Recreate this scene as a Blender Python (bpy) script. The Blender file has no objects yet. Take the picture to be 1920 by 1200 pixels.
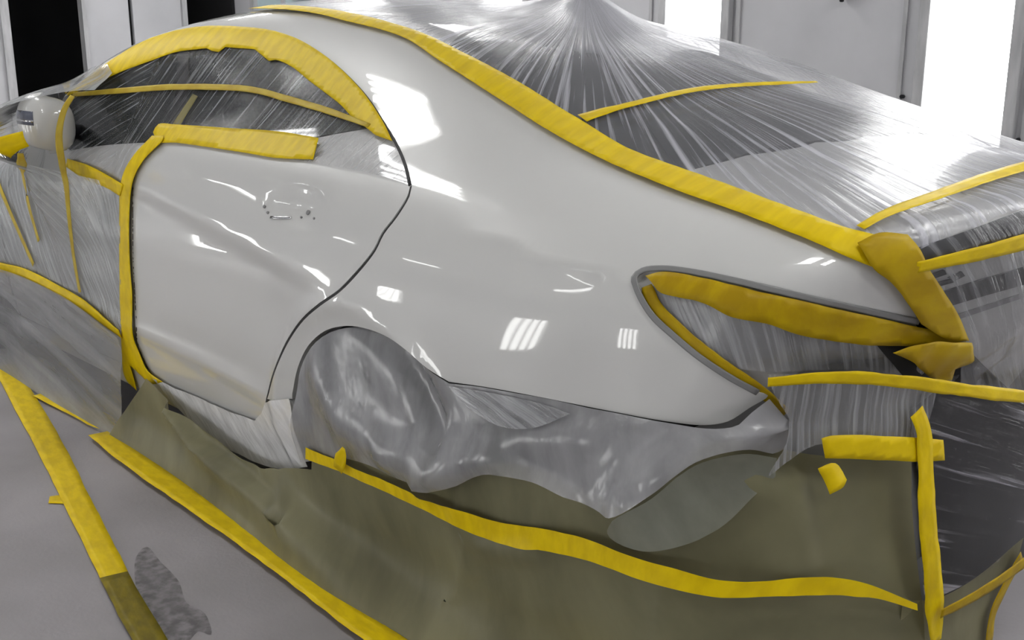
import bpy, bmesh, math, random
import numpy as np
from mathutils import Vector, Matrix
from mathutils.geometry import delaunay_2d_cdt

random.seed(7)
scene = bpy.context.scene
COL = scene.collection

# ------------------------------------------------------------------ camera
CAM = np.array([1.9301, -2.2574, 1.2512])
YAW, PITCH, FOC = -0.8212, 0.2462, 1998.4
FW = np.array([math.sin(YAW) * math.cos(PITCH), math.cos(YAW) * math.cos(PITCH), -math.sin(PITCH)])
RT = np.array([math.cos(YAW), -math.sin(YAW), 0.0])
UP = np.cross(RT, FW)
cam_data = bpy.data.cameras.new('camera')
cam = bpy.data.objects.new('camera', cam_data)
COL.objects.link(cam)
cam.matrix_world = Matrix(((RT[0], UP[0], -FW[0], CAM[0]), (RT[1], UP[1], -FW[1], CAM[1]),
                           (RT[2], UP[2], -FW[2], CAM[2]), (0, 0, 0, 1)))
cam_data.sensor_width = 36.0
cam_data.lens = 36.0 * FOC / 1920.0
cam_data.clip_start = 0.05
scene.camera = cam

# ------------------------------------------------------------------ exposure and world
scene.view_settings.view_transform = 'Standard'
scene.view_settings.look = 'None'
scene.view_settings.exposure = 0.2
scene.view_settings.gamma = 1.0
scene.view_settings.use_curve_mapping = False
world = bpy.data.worlds.new('booth_world')
scene.world = world
world.use_nodes = True
world.node_tree.nodes['Background'].inputs[0].default_value = (0.75, 0.8, 0.9, 1)
world.node_tree.nodes['Background'].inputs[1].default_value = 0.02
TUBE_POWER = 24.0         # emission of the booth's tube lights
WALL_POWER = 6.0         # emission of the diffusers on the far wall
NEAR_POWER = 10.0


# ------------------------------------------------------------------ materials
def mat_new(name):
    m = bpy.data.materials.new(name)
    m.use_nodes = True
    nt = m.node_tree
    nt.nodes.clear()
    out = nt.nodes.new('ShaderNodeOutputMaterial')
    return m, nt, out


def principled(name, color, rough=0.5, metal=0.0, coat=0.0, coat_rough=0.03, var=0.0, var_scale=8.0,
               bump=0.0, bump_scale=60.0, color2=None, stretch=(1, 1, 1), spec=0.5, trans=0.0):
    m, nt, out = mat_new(name)
    b = nt.nodes.new('ShaderNodeBsdfPrincipled')
    b.inputs['Base Color'].default_value = (*color, 1)
    b.inputs['Roughness'].default_value = rough
    b.inputs['Metallic'].default_value = metal
    b.inputs['Coat Weight'].default_value = coat
    b.inputs['Coat Roughness'].default_value = coat_rough
    b.inputs['Specular IOR Level'].default_value = spec
    nt.links.new(b.outputs[0], out.inputs[0])
    tc = nt.nodes.new('ShaderNodeTexCoord')
    mp = nt.nodes.new('ShaderNodeMapping')
    mp.inputs['Scale'].default_value = stretch
    nt.links.new(tc.outputs['Object'], mp.inputs[0])
    if var > 0:
        n = nt.nodes.new('ShaderNodeTexNoise')
        n.inputs['Scale'].default_value = var_scale
        n.inputs['Detail'].default_value = 6
        nt.links.new(mp.outputs[0], n.inputs['Vector'])
        r = nt.nodes.new('ShaderNodeValToRGB')
        c2 = color2 or tuple(max(0, c * (1 - var)) for c in color)
        r.color_ramp.elements[0].position = 0.35
        r.color_ramp.elements[0].color = (*c2, 1)
        r.color_ramp.elements[1].position = 0.65
        r.color_ramp.elements[1].color = (*color, 1)
        nt.links.new(n.outputs[0], r.inputs[0])
        nt.links.new(r.outputs[0], b.inputs['Base Color'])
    if bump > 0:
        n = nt.nodes.new('ShaderNodeTexNoise')
        n.inputs['Scale'].default_value = bump_scale
        n.inputs['Detail'].default_value = 4
        nt.links.new(mp.outputs[0], n.inputs['Vector'])
        bp = nt.nodes.new('ShaderNodeBump')
        bp.inputs['Strength'].default_value = bump
        bp.inputs['Distance'].default_value = 0.004
        nt.links.new(n.outputs[0], bp.inputs['Height'])
        nt.links.new(bp.outputs[0], b.inputs['Normal'])
    return m


def emit(name, color, power):
    m, nt, out = mat_new(name)
    e = nt.nodes.new('ShaderNodeEmission')
    e.inputs[0].default_value = (*color, 1)
    e.inputs[1].default_value = power
    nt.links.new(e.outputs[0], out.inputs[0])
    return m


def film(name, tint=(.95, .95, .96), haze=(.08, .4), color=(.75, .76, .79), rough=.12, gloss=.5,
         bump=.6, streak=(6, 60), big=3.0, thr=(.4, .7), dist=.006, trans=.35, gather=None):
    """clear plastic sheet: transparent, with a milky haze in its folds (crease glints painted in too) and a glossy wrinkled face.
    UV x runs across the pull of the sheet, UV y along it (in metres)."""
    m, nt, out = mat_new(name)
    L = nt.links.new
    uv = nt.nodes.new('ShaderNodeUVMap')
    uv.uv_map = 'UVMap'
    mp = nt.nodes.new('ShaderNodeMapping')
    mp.inputs['Scale'].default_value = (streak[1], streak[0], 1)
    L(uv.outputs[0], mp.inputs[0])
    n1 = nt.nodes.new('ShaderNodeTexNoise')
    n1.inputs['Scale'].default_value = 1.0
    n1.inputs['Detail'].default_value = 5.0
    n1.inputs['Roughness'].default_value = .55
    n1.inputs['Distortion'].default_value = .25
    L(mp.outputs[0], n1.inputs['Vector'])
    n2 = nt.nodes.new('ShaderNodeTexNoise')
    n2.inputs['Scale'].default_value = big
    n2.inputs['Detail'].default_value = 4.0
    L(uv.outputs[0], n2.inputs['Vector'])
    # amount of creasing comes and goes over the sheet
    amp = nt.nodes.new('ShaderNodeMapRange')
    amp.inputs['From Min'].default_value = .35
    amp.inputs['From Max'].default_value = .62
    amp.inputs['To Min'].default_value = .15
    L(n2.outputs[0], amp.inputs['Value'])
    hm = nt.nodes.new('ShaderNodeMath')
    hm.operation = 'MULTIPLY'
    L(n1.outputs[0], hm.inputs[0])
    L(amp.outputs[0], hm.inputs[1])
    bp = nt.nodes.new('ShaderNodeBump')
    bp.inputs['Strength'].default_value = bump
    bp.inputs['Distance'].default_value = dist
    L(hm.outputs[0], bp.inputs['Height'])
    hz = nt.nodes.new('ShaderNodeMapRange')
    hz.inputs['From Min'].default_value = thr[0]
    hz.inputs['From Max'].default_value = thr[1]
    hz.inputs['To Min'].default_value = haze[0]
    hz.inputs['To Max'].default_value = haze[1]
    L(n1.outputs[0], hz.inputs['Value'])
    hz_out = hz.outputs[0]
    if gather:
        # the sheet lies in more and more layers towards the point it is gathered to
        sx = nt.nodes.new('ShaderNodeSeparateXYZ')
        L(uv.outputs[0], sx.inputs[0])
        gm = nt.nodes.new('ShaderNodeMapRange')
        gm.interpolation_type = 'SMOOTHSTEP'
        gm.inputs['From Min'].default_value = gather[0]
        gm.inputs['From Max'].default_value = 0.0
        gm.inputs['To Min'].default_value = 0.0
        gm.inputs['To Max'].default_value = gather[1]
        L(sx.outputs['Y'], gm.inputs['Value'])
        ad = nt.nodes.new('ShaderNodeMath')
        ad.use_clamp = True
        L(hz_out, ad.inputs[0])
        L(gm.outputs[0], ad.inputs[1])
        hz_out = ad.outputs[0]
    tr = nt.nodes.new('ShaderNodeBsdfTransparent')
    tr.inputs[0].default_value = (*tint, 1)
    df = nt.nodes.new('ShaderNodeBsdfDiffuse')
    df.inputs[0].default_value = (*color, 1)
    tl = nt.nodes.new('ShaderNodeBsdfTranslucent')
    tl.inputs[0].default_value = (*color, 1)
    mx0 = nt.nodes.new('ShaderNodeMixShader')
    mx0.inputs[0].default_value = trans
    L(df.outputs[0], mx0.inputs[1])
    L(tl.outputs[0], mx0.inputs[2])
    L(bp.outputs[0], df.inputs['Normal'])
    mx1 = nt.nodes.new('ShaderNodeMixShader')
    L(hz_out, mx1.inputs[0])
    L(tr.outputs[0], mx1.inputs[1])
    L(mx0.outputs[0], mx1.inputs[2])
    gl = nt.nodes.new('ShaderNodeBsdfGlossy')
    gl.inputs['Roughness'].default_value = rough
    L(bp.outputs[0], gl.inputs['Normal'])
    fr = nt.nodes.new('ShaderNodeFresnel')
    fr.inputs['IOR'].default_value = 1.5
    L(bp.outputs[0], fr.inputs['Normal'])
    fm = nt.nodes.new('ShaderNodeMath')
    fm.operation = 'MULTIPLY'
    fm.inputs[1].default_value = gloss * 2
    fm.use_clamp = True
    L(fr.outputs[0], fm.inputs[0])
    mx2 = nt.nodes.new('ShaderNodeMixShader')
    L(fm.outputs[0], mx2.inputs[0])
    L(mx1.outputs[0], mx2.inputs[1])
    L(gl.outputs[0], mx2.inputs[2])
    L(mx2.outputs[0], out.inputs[0])
    return m


def tape_mat(name, color, color2, alpha=1.0, rough=.45, bump=.8, scale=35):
    m, nt, out = mat_new(name)
    L = nt.links.new
    uv = nt.nodes.new('ShaderNodeUVMap')
    uv.uv_map = 'UVMap'
    mp = nt.nodes.new('ShaderNodeMapping')
    mp.inputs['Scale'].default_value = (1, .45, 1)
    L(uv.outputs[0], mp.inputs[0])
    n = nt.nodes.new('ShaderNodeTexNoise')
    n.inputs['Scale'].default_value = scale
    n.inputs['Detail'].default_value = 5
    L(mp.outputs[0], n.inputs['Vector'])
    r = nt.nodes.new('ShaderNodeValToRGB')
    r.color_ramp.elements[0].position = .38
    r.color_ramp.elements[0].color = (*color2, 1)
    r.color_ramp.elements[1].position = .62
    r.color_ramp.elements[1].color = (*color, 1)
    L(n.outputs[0], r.inputs[0])
    b = nt.nodes.new('ShaderNodeBsdfPrincipled')
    b.inputs['Roughness'].default_value = rough
    b.inputs['Alpha'].default_value = alpha
    b.inputs['Specular IOR Level'].default_value = .16
    L(r.outputs[0], b.inputs['Base Color'])
    bp = nt.nodes.new('ShaderNodeBump')
    bp.inputs['Strength'].default_value = bump
    bp.inputs['Distance'].default_value = .002
    L(n.outputs[0], bp.inputs['Height'])
    L(bp.outputs[0], b.inputs['Normal'])
    L(b.outputs[0], out.inputs[0])
    return m


M = {}
M['paint'] = principled('white_car_paint', (.60, .60, .585), rough=.35, coat=1.0, coat_rough=.03)
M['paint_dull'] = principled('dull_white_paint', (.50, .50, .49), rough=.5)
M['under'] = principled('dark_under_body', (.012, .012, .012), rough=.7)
M['glass'] = principled('dark_window_glass', (.012, .016, .017), rough=.05, spec=.5)
M['rubber'] = principled('black_rubber', (.015, .015, .016), rough=.6)
M['alloy'] = principled('grey_alloy', (.45, .45, .46), rough=.3, metal=.8)
M['chrome'] = principled('chrome_strip', (.55, .55, .57), rough=.12, metal=1.0)
M['grey_plastic'] = principled('grey_plastic', (.22, .22, .22), rough=.35)
M['signal'] = principled('dark_signal_lens', (.10, .11, .15), rough=.08, coat=.6)
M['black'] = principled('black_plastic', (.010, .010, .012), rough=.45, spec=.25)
M['tape'] = tape_mat('yellow_tape', (.80, .585, .002), (.68, .48, .002))
M['tape_dark'] = tape_mat('ochre_tape', (.50, .34, .003), (.38, .24, .003))
M['tape_thin'] = tape_mat('pale_yellow_tape', (.66, .50, .06), (.56, .40, .04), alpha=.8)
M['tape_under'] = tape_mat('tape_seen_through_film', (.58, .50, .16), (.50, .44, .16), alpha=.6)
M['tape_olive'] = tape_mat('dirty_olive_tape', (.22, .17, .006), (.15, .115, .006))


# ------------------------------------------------------------------ the car's body as one smooth surface
# x runs to the tail (0 = rear axle), y < 0 is the side facing the camera, z is up; metres
def spline(xs, ys, xq):
    """natural cubic spline, ys may be (n, m)"""
    xs = np.asarray(xs, float)
    ys = np.asarray(ys, float)
    n = len(xs)
    h = np.diff(xs)
    A = np.zeros((n, n))
    shp = ys.reshape(n, -1)
    b = np.zeros_like(shp)
    A[0, 0] = A[-1, -1] = 1
    for i in range(1, n - 1):
        A[i, i - 1], A[i, i], A[i, i + 1] = h[i - 1], 2 * (h[i - 1] + h[i]), h[i]
        b[i] = 6 * ((shp[i + 1] - shp[i]) / h[i] - (shp[i] - shp[i - 1]) / h[i - 1])
    m2 = np.linalg.solve(A, b)
    xq = np.clip(np.asarray(xq, float), xs[0], xs[-1])
    k = np.clip(np.searchsorted(xs, xq) - 1, 0, n - 2)
    t = xq - xs[k]
    hk = h[k]
    a0, a1 = shp[k], shp[k + 1]
    c0, c1 = m2[k], m2[k + 1]
    T, H = t[:, None], hk[:, None]
    r = a0 + T * ((a1 - a0) / H - H * (2 * c0 + c1) / 6) + T ** 2 * c0 / 2 + T ** 3 * (c1 - c0) / (6 * H)
    return r.reshape((len(xq),) + ys.shape[1:])


WZ = [-.1, .10, .20, .30, .45, .60, .72, .82, .90, .97, 1.05, 1.15, 1.25, 1.33, 1.42, 1.6]
WX = [-3.75, -3.3, -2.6, -1.9, -1.2, -.6, -.2, .2, .5, .8, 1.0, 1.2]
WT = [
    [.66, .70, .74, .76, .78, .78, .76, .72, .66, .60, .50, .40, .33, .27, .2, .1],
    [.76, .80, .85, .88, .90, .905, .90, .86, .80, .74, .62, .52, .42, .33, .25, .1],
    [.80, .84, .88, .91, .93, .94, .935, .90, .865, .825, .785, .72, .63, .53, .42, .2],
    [.80, .84, .87, .90, .92, .93, .925, .905, .885, .855, .835, .80, .745, .675, .58, .25],
    [.80, .84, .865, .892, .915, .925, .925, .91, .892, .86, .803, .738, .675, .62, .53, .22],
    [.80, .84, .87, .90, .92, .93, .93, .915, .89, .855, .775, .69, .60, .525, .42, .2],
    [.81, .85, .88, .915, .94, .945, .945, .925, .892, .845, .755, .655, .56, .485, .38, .2],
    [.81, .85, .89, .92, .945, .95, .945, .925, .88, .815, .705, .595, .50, .42, .32, .2],
    [.80, .84, .88, .91, .93, .935, .93, .91, .86, .785, .665, .555, .46, .39, .3, .2],
    [.76, .80, .84, .865, .88, .885, .885, .875, .825, .745, .63, .53, .45, .38, .28, .2],
    [.72, .76, .79, .80, .81, .815, .81, .80, .765, .70, .59, .5, .42, .35, .25, .1],
    [.66, .70, .72, .73, .735, .735, .73, .72, .68, .62, .52, .44, .36, .3, .2, .1],
]
GX0, GX1, GZ0, GZ1, GN, GM = -3.9, 1.4, -.1, 1.6, 531, 341
_zq = np.linspace(GZ0, GZ1, GM)
_xq = np.linspace(GX0, GX1, GN)
_wz = spline(WZ, np.array(WT).T, _zq)            # (GM, stations)
WG = spline(WX, _wz.T, _xq)                      # (GN, GM)


def W_of(x, z):
    gx = np.clip((x - GX0) / (GX1 - GX0) * (GN - 1), 0, GN - 1.001)
    gz = np.clip((z - GZ0) / (GZ1 - GZ0) * (GM - 1), 0, GM - 1.001)
    i, j = gx.astype(int), gz.astype(int)
    a, b = gx - i, gz - j
    return (WG[i, j] * (1 - a) * (1 - b) + WG[i + 1, j] * a * (1 - b) + WG[i, j + 1] * (1 - a) * b + WG[i + 1, j + 1] * a * b)


PX = [-3.9, -3.75, -3.6, -3.3, -2.9, -2.45, -2.2, -1.95, -1.7, -1.4, -1.1, -.8, -.53, -.24, .05, .33, .60, .75, .9, 1.02, 1.12, 1.25, 1.4]
PZ = [.50, .62, .74, .86, .935, 1.03, 1.155, 1.285, 1.375, 1.412, 1.422, 1.411, 1.388, 1.335, 1.255, 1.165, 1.085, 1.052, 1.025, 1.0, .985, .965, .95]
_P = spline(PX, PZ, _xq)


def Pc(x):
    return np.interp(x, _xq, _P)


def smax(a, b, k):
    h = np.clip(k - np.abs(a - b), 0, None) / k
    return np.maximum(a, b) + h * h * k * .25


def sstep(t):
    t = np.clip(t, 0, 1)
    return t * t * (3 - 2 * t)


HANDLE = (-.285, .885)                            # the door-handle bowl in the rear door (x, z)


def f_body(P):
    x, y, z = P[:, 0], P[:, 1], P[:, 2]
    ay = np.sqrt(y * y + 1e-6)
    w = W_of(x, z)
    # falling character line across the doors: fuller above, hollow below
    zl = .80 + .115 * (x + .55) * -1.0
    w = w - .016 * sstep((zl - z) / .07) * sstep((z - .42) / .25) * sstep((.05 - x) / .5) * sstep((x + 2.6) / .4)
    # rocker edge
    w = w + .010 * np.exp(-((z - (.385 - .03 * (x + .5))) / .03) ** 2) * sstep((-.25 - x) / .3) * sstep((x + 2.3) / .2)
    # crease of the haunch running into the tail lamp
    zc = .905 - .09 * (x - .30)
    w = w + .012 * np.exp(-np.abs(z - zc) / .016) * sstep((x - .2) / .35)
    # arch flare
    for ax in (0.0, -2.874):
        r = np.hypot(x - ax, z - .32)
        w = w + .010 * np.exp(-((r - .385) / .028) ** 2) * (z > .1)
    # handle bowl
    hb = ((x - HANDLE[0]) / .115) ** 2 + ((z - HANDLE[1] + .05 * (x - HANDLE[0])) / .045) ** 2
    w = w - .020 * np.exp(-hb ** 1.5)
    side = (ay - w) * .9
    crown = (.26 - .14 * sstep((x - .1) / .9)) * ay ** 2.2
    top = z - (Pc(x) - crown)
    rz = np.interp(z, [0, .55, .64, .72, .85, .95, 1.02, 1.1], [1.03, 1.06, 1.075, 1.11, 1.14, 1.155, 1.15, 1.10])
    rear = x - (rz - .13 * (ay / .75) ** 2.6)
    front = -x - (3.72 - .45 * (ay / .9) ** 2.6 - .25 * np.clip(z - .6, 0, 1) ** 2)
    k = .06
    f = smax(side, top, .09)
    f = smax(f, rear, k)
    return smax(f, front, .2)


XA, XB, Z0 = -3.1, .70, .68
RS = .62


def to_dir(q, mode):
    """surface parameters -> origin and direction of the ray that finds the surface"""
    O = np.zeros((len(q), 3))
    O[:, 2] = Z0
    if mode == 'side':
        s, ph = q[:, 0], q[:, 1] / .8
        O[:, 0] = np.clip(s, XA, XB)
        th = np.clip(s - XB, 0, None) / RS + np.clip(s - XA, None, 0) / RS
        D = np.stack([np.sin(th), np.cos(th) * np.sin(ph), np.cos(th) * np.cos(ph)], 1)
    else:
        O[:, 0] = XB
        ps = np.hypot(q[:, 0], q[:, 1]) / RS
        n = np.maximum(np.hypot(q[:, 0], q[:, 1]), 1e-9)
        D = np.stack([np.cos(ps), np.sin(ps) * q[:, 0] / n, np.sin(ps) * q[:, 1] / n], 1)
    return O, D


def to_param(P, mode):
    x, y, z = P[:, 0], P[:, 1], P[:, 2] - Z0
    if mode == 'side':
        rr = np.hypot(y, z)
        s = np.where(x > XB, XB + RS * np.arctan2(x - XB, rr), np.where(x < XA, XA - RS * np.arctan2(XA - x, rr), x))
        return np.stack([s, .8 * np.arctan2(y, z)], 1)
    rr = np.hypot(y, z)
    ps = np.arctan2(rr, x - XB)
    n = np.maximum(rr, 1e-9)
    return np.stack([RS * ps * y / n, RS * ps * z / n], 1)


def fg(P, g):
    return f_body(P) if g is None else f_body(P) - g(P)


def solve(q, mode='side', g=None):
    O, D = to_dir(q, mode)
    lo = np.full(len(q), .02)
    hi = np.full(len(q), 1.9)
    for _ in range(34):
        mid = (lo + hi) / 2
        v = fg(O + D * mid[:, None], g) > 0
        hi = np.where(v, mid, hi)
        lo = np.where(v, lo, mid)
    return O + D * ((lo + hi) / 2)[:, None]


def normals(P, g=None, e=.004):
    n = np.stack([fg(P + np.eye(3)[k] * e, g) - fg(P - np.eye(3)[k] * e, g) for k in range(3)], 1)
    return n / np.maximum(np.linalg.norm(n, axis=1, keepdims=True), 1e-9)


def rays(px):
    px = np.asarray(px, float)
    d = FW + RT * ((px[:, :1] - 960) / FOC) - UP * ((px[:, 1:2] - 600) / FOC)
    return d / np.linalg.norm(d, axis=1, keepdims=True)


def hit(px, g=None):
    """where the sight line through a point of the photograph meets the surface"""
    d = rays(px)
    ts = np.arange(.9, 6.5, .02)
    n = len(d)
    Pall = CAM + d[:, None, :] * ts[None, :, None]
    v = fg(Pall.reshape(-1, 3), g).reshape(n, -1)
    neg = v < 0
    k = np.where(neg.any(1), neg.argmax(1), v.argmin(1))
    miss = ~neg.any(1)
    lo = ts[np.maximum(k - 1, 0)].copy()
    hi = ts[k].copy()
    for _ in range(24):
        mid = (lo + hi) / 2
        s = fg(CAM + d * mid[:, None], g) < 0
        hi = np.where(s, mid, hi)
        lo = np.where(s, lo, mid)
    t = np.where(miss, ts[k], (lo + hi) / 2)
    return CAM + d * t[:, None]


def on_floor(px, z=0.0):
    d = rays(px)
    return CAM + d * ((z - CAM[2]) / d[:, 2])[:, None]


def on_y(px, y):
    d = rays(px)
    return CAM + d * ((y - CAM[1]) / d[:, 1])[:, None]


def catmull(pts, step=10.0, closed=False):
    """smooth a polyline; a point with a third value 1 is a corner"""
    pts = [tuple(p) for p in pts]
    n = len(pts)
    if n < 3:
        a, b = np.array(pts[0][:2], float), np.array(pts[-1][:2], float)
        k = max(2, int(np.linalg.norm(b - a) / step) + 1)
        return np.array([a + (b - a) * t for t in np.linspace(0, 1, k)])
    P = [np.array(p[:2], float) for p in pts]
    corner = [len(p) > 2 and p[2] == 1 for p in pts]
    out = []
    segs = n if closed else n - 1
    for i in range(segs):
        p1, p2 = P[i], P[(i + 1) % n]
        p0 = P[i - 1] if (i > 0 or closed) else p1 * 2 - p2
        p3 = P[(i + 2) % n] if (i + 2 < n or closed) else p2 * 2 - p1
        if corner[i]:
            p0 = p1 * 2 - p2
        if corner[(i + 1) % n]:
            p3 = p2 * 2 - p1
        d = np.linalg.norm(p2 - p1)
        k = max(1, int(d / step))
        # centripetal parameterisation
        t0 = 0.0
        t1 = t0 + max(np.linalg.norm(p1 - p0), 1e-6) ** .5
        t2 = t1 + max(d, 1e-6) ** .5
        t3 = t2 + max(np.linalg.norm(p3 - p2), 1e-6) ** .5
        for j in range(k):
            t = t1 + (t2 - t1) * j / k
            A1 = (t1 - t) / (t1 - t0) * p0 + (t - t0) / (t1 - t0) * p1
            A2 = (t2 - t) / (t2 - t1) * p1 + (t - t1) / (t2 - t1) * p2
            A3 = (t3 - t) / (t3 - t2) * p2 + (t - t2) / (t3 - t2) * p3
            B1 = (t2 - t) / (t2 - t0) * A1 + (t - t0) / (t2 - t0) * A2
            B2 = (t3 - t) / (t3 - t1) * A2 + (t - t1) / (t3 - t1) * A3
            out.append((t2 - t) / (t2 - t1) * B1 + (t - t1) / (t2 - t1) * B2)
    if not closed:
        out.append(P[-1])
    return np.array(out)


def inside(poly, q):
    x, y = q[:, 0], q[:, 1]
    r = np.zeros(len(q), bool)
    n = len(poly)
    for i in range(n):
        x1, y1 = poly[i]
        x2, y2 = poly[(i + 1) % n]
        c = ((y1 > y) != (y2 > y))
        with np.errstate(divide='ignore', invalid='ignore'):
            r ^= c & (x < (x2 - x1) * (y - y1) / (y2 - y1 + 1e-15) + x1)
    return r


def triangulate(poly, sp):
    """Delaunay mesh of a polygon with an even grid of inner points"""
    poly = np.asarray(poly)
    lo, hi = poly.min(0), poly.max(0)
    gx = np.arange(lo[0], hi[0] + sp, sp)
    gy = np.arange(lo[1], hi[1] + sp * .866, sp * .866)
    G = np.stack(np.meshgrid(gx, gy), -1)
    G[1::2, :, 0] += sp / 2
    G = G.reshape(-1, 2)
    G = G[inside(poly, G)]
    if len(G):
        A, B = poly, np.roll(poly, -1, 0)
        d2 = np.full(len(G), 9e9)
        for a, b in zip(A, B):
            ab = b - a
            t = np.clip(((G - a) @ ab) / max(ab @ ab, 1e-12), 0, 1)
            e = G - a - t[:, None] * ab
            d2 = np.minimum(d2, (e * e).sum(1))
        G = G[d2 > (sp * .45) ** 2]
    V = np.concatenate([poly, G]) if len(G) else poly
    n = len(poly)
    r = delaunay_2d_cdt([Vector(v) for v in V], [(i, (i + 1) % n) for i in range(n)], [], 1, 1e-7)
    return np.array([tuple(v) for v in r[0]]), [tuple(f) for f in r[2]]


def densify(q, d):
    out = []
    for a, b in zip(q, np.roll(q, -1, 0)):
        k = max(1, int(np.linalg.norm(b - a) / d))
        out += [a + (b - a) * j / k for j in range(k)]
    return np.array(out)


def mesh_obj(name, V, F, m, parent=None, N=None, uv=None, smooth=True):
    me = bpy.data.meshes.new(name)
    me.from_pydata([tuple(v) for v in V], [], F)
    me.materials.append(m)
    if smooth:
        me.polygons.foreach_set('use_smooth', [True] * len(me.polygons))
    if uv is not None:
        ul = me.uv_layers.new(name='UVMap')
        li = np.empty(len(me.loops), int)
        me.loops.foreach_get('vertex_index', li)
        ul.data.foreach_set('uv', np.asarray(uv, float)[li].ravel())
    if N is not None:
        me.normals_split_custom_set_from_vertices([tuple(n) for n in N])
    o = bpy.data.objects.new(name, me)
    COL.objects.link(o)
    if parent is not None:
        o.parent = parent
    return o


def tag(o, label=None, cat=None, group=None, kind=None):
    for k, v in (('label', label), ('category', cat), ('group', group), ('kind', kind)):
        if v:
            o[k] = v
    return o


def empty(name, loc, label=None, cat=None, group=None):
    o = bpy.data.objects.new(name, None)
    COL.objects.link(o)
    o.location = loc
    o.empty_display_size = .1
    return tag(o, label, cat, group)


def patch(name, q, m, parent=None, mode='side', off=0.0, sp=.03, g=None, rim=.0, disp=None, uvf=None, mirror=False, nrm=True):
    """a sheet of the body surface cut out by a closed outline in surface parameters"""
    q = densify(q, sp * 1.3)
    Q, F = triangulate(q, sp)
    P = solve(Q, mode, g)
    N = normals(P, g)
    o3 = off(P) if callable(off) else off
    V = P + N * (np.asarray(o3)[:, None] if np.ndim(o3) else o3)
    if disp is not None:
        V = V + N * disp(P)[:, None]
    # face outwards
    a, b, c = (V[[f[i] for f in F]] for i in range(3))
    fn = np.cross(b - a, c - a)
    mid = N[[f[0] for f in F]]
    F = [f if s > 0 else f[::-1] for f, s in zip(F, (fn * mid).sum(1))]
    uv = uvf(P) if uvf is not None else P[:, [0, 2]]
    CN = N.copy() if (nrm and disp is None) else None
    if rim > 0:
        cnt = {}
        for f in F:
            for i in range(3):
                e = (f[i], f[(i + 1) % 3])
                if (e[1], e[0]) in cnt:
                    cnt.pop((e[1], e[0]))
                else:
                    cnt[e] = 1
        base = len(V)
        idx = sorted({v for e in cnt for v in e})
        mp = {v: k for k, v in enumerate(idx)}
        k = len(idx)
        V = np.concatenate([V, V[idx], V[idx] - N[idx] * rim])
        uv = np.concatenate([uv, uv[idx], uv[idx]])
        if CN is not None:
            CN = np.concatenate([CN, np.zeros((2 * k, 3))])
        for (i, j) in cnt:
            F.append((base + mp[j], base + mp[i], base + k + mp[i], base + k + mp[j]))
    if mirror:
        V = V * np.array([1, -1, 1])
        F = [f[::-1] for f in F]
        if CN is not None:
            CN = CN * np.array([1, -1, 1])
    return mesh_obj(name, V, F, m, parent, CN, uv)


def px_param(px, mode='side', g=None, step=12.0, closed=True, smooth=True):
    c = catmull(px, step, closed) if smooth else np.asarray([p[:2] for p in px], float)
    return to_param(hit(c, g), mode)


def px_patch(name, px, m, parent=None, mode='side', step=12.0, g=None, **kw):
    return patch(name, px_param(px, mode, g, step), m, parent, mode, g=g, **kw)


def wob(P, s, seed=0):
    """cheap smooth 3-D noise in -1..1"""
    r = np.random.RandomState(seed)
    o = np.zeros(len(P))
    for i in range(7):
        d = r.normal(size=3)
        d /= np.linalg.norm(d)
        o += np.sin((P @ d) * s * r.uniform(.6, 1.7) + r.uniform(0, 6.28)) * r.uniform(.5, 1)
    return o / 3.2


TAPES = 'strips of yellow masking tape'


def ribbon(name, C, N, w, m, parent=None, thick=.0007, rag=.0, cross=5, seed=1, wr=0.0006, project=None, off=.002):
    """a strip of tape along the 3-D line C with surface normals N and width w (number or list)"""
    C = np.asarray(C)
    n = len(C)
    T = np.gradient(C, axis=0)
    T /= np.maximum(np.linalg.norm(T, axis=1, keepdims=True), 1e-9)
    B = np.cross(N, T)
    B /= np.maximum(np.linalg.norm(B, axis=1, keepdims=True), 1e-9)
    w = np.interp(np.linspace(0, 1, n), np.linspace(0, 1, len(w)), w) if np.ndim(w) else np.full(n, w)
    r = np.random.RandomState(seed)
    ra = np.convolve(r.uniform(-1, 1, n + 4), [.25, .5, .25], 'same')[2:-2] * rag
    rb = np.convolve(r.uniform(-1, 1, n + 4), [.25, .5, .25], 'same')[2:-2] * rag
    V, uv = [], []
    s = np.concatenate([[0], np.cumsum(np.linalg.norm(np.diff(C, axis=0), axis=1))])
    for j in range(cross):
        t = j / (cross - 1) - .5
        e = (t + .5) * ra + (.5 - t) * rb
        V.append(C + B * (w * t * (1 + e))[:, None])
        uv.append(np.stack([t * w, s], 1))
    V = np.stack(V, 1).reshape(-1, 3)
    uv = np.stack(uv, 1).reshape(-1, 2)
    NN = np.repeat(N, cross, 0)
    if project is not None:
        V, NN = project(V)
    V = V + NN * (off + wr * wob(V, 90, seed))[:, None]
    F = []
    for i in range(n - 1):
        for j in range(cross - 1):
            a = i * cross + j
            F.append((a, a + 1, a + cross + 1, a + cross))
    f0 = F[len(F) // 2]
    if np.dot(np.cross(V[f0[1]] - V[f0[0]], V[f0[2]] - V[f0[0]]), NN[f0[0]]) < 0:
        F = [f[::-1] for f in F]
    o = mesh_obj(name, V, F, m, parent, None, uv)
    if thick:
        sm = o.modifiers.new('thickness', 'SOLIDIFY')
        sm.thickness = thick
        sm.offset = 1
    return o


def surf_proj(mode, g):
    def p(V):
        P = solve(to_param(V, mode), mode, g)
        return P, normals(P, g)
    return p


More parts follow.
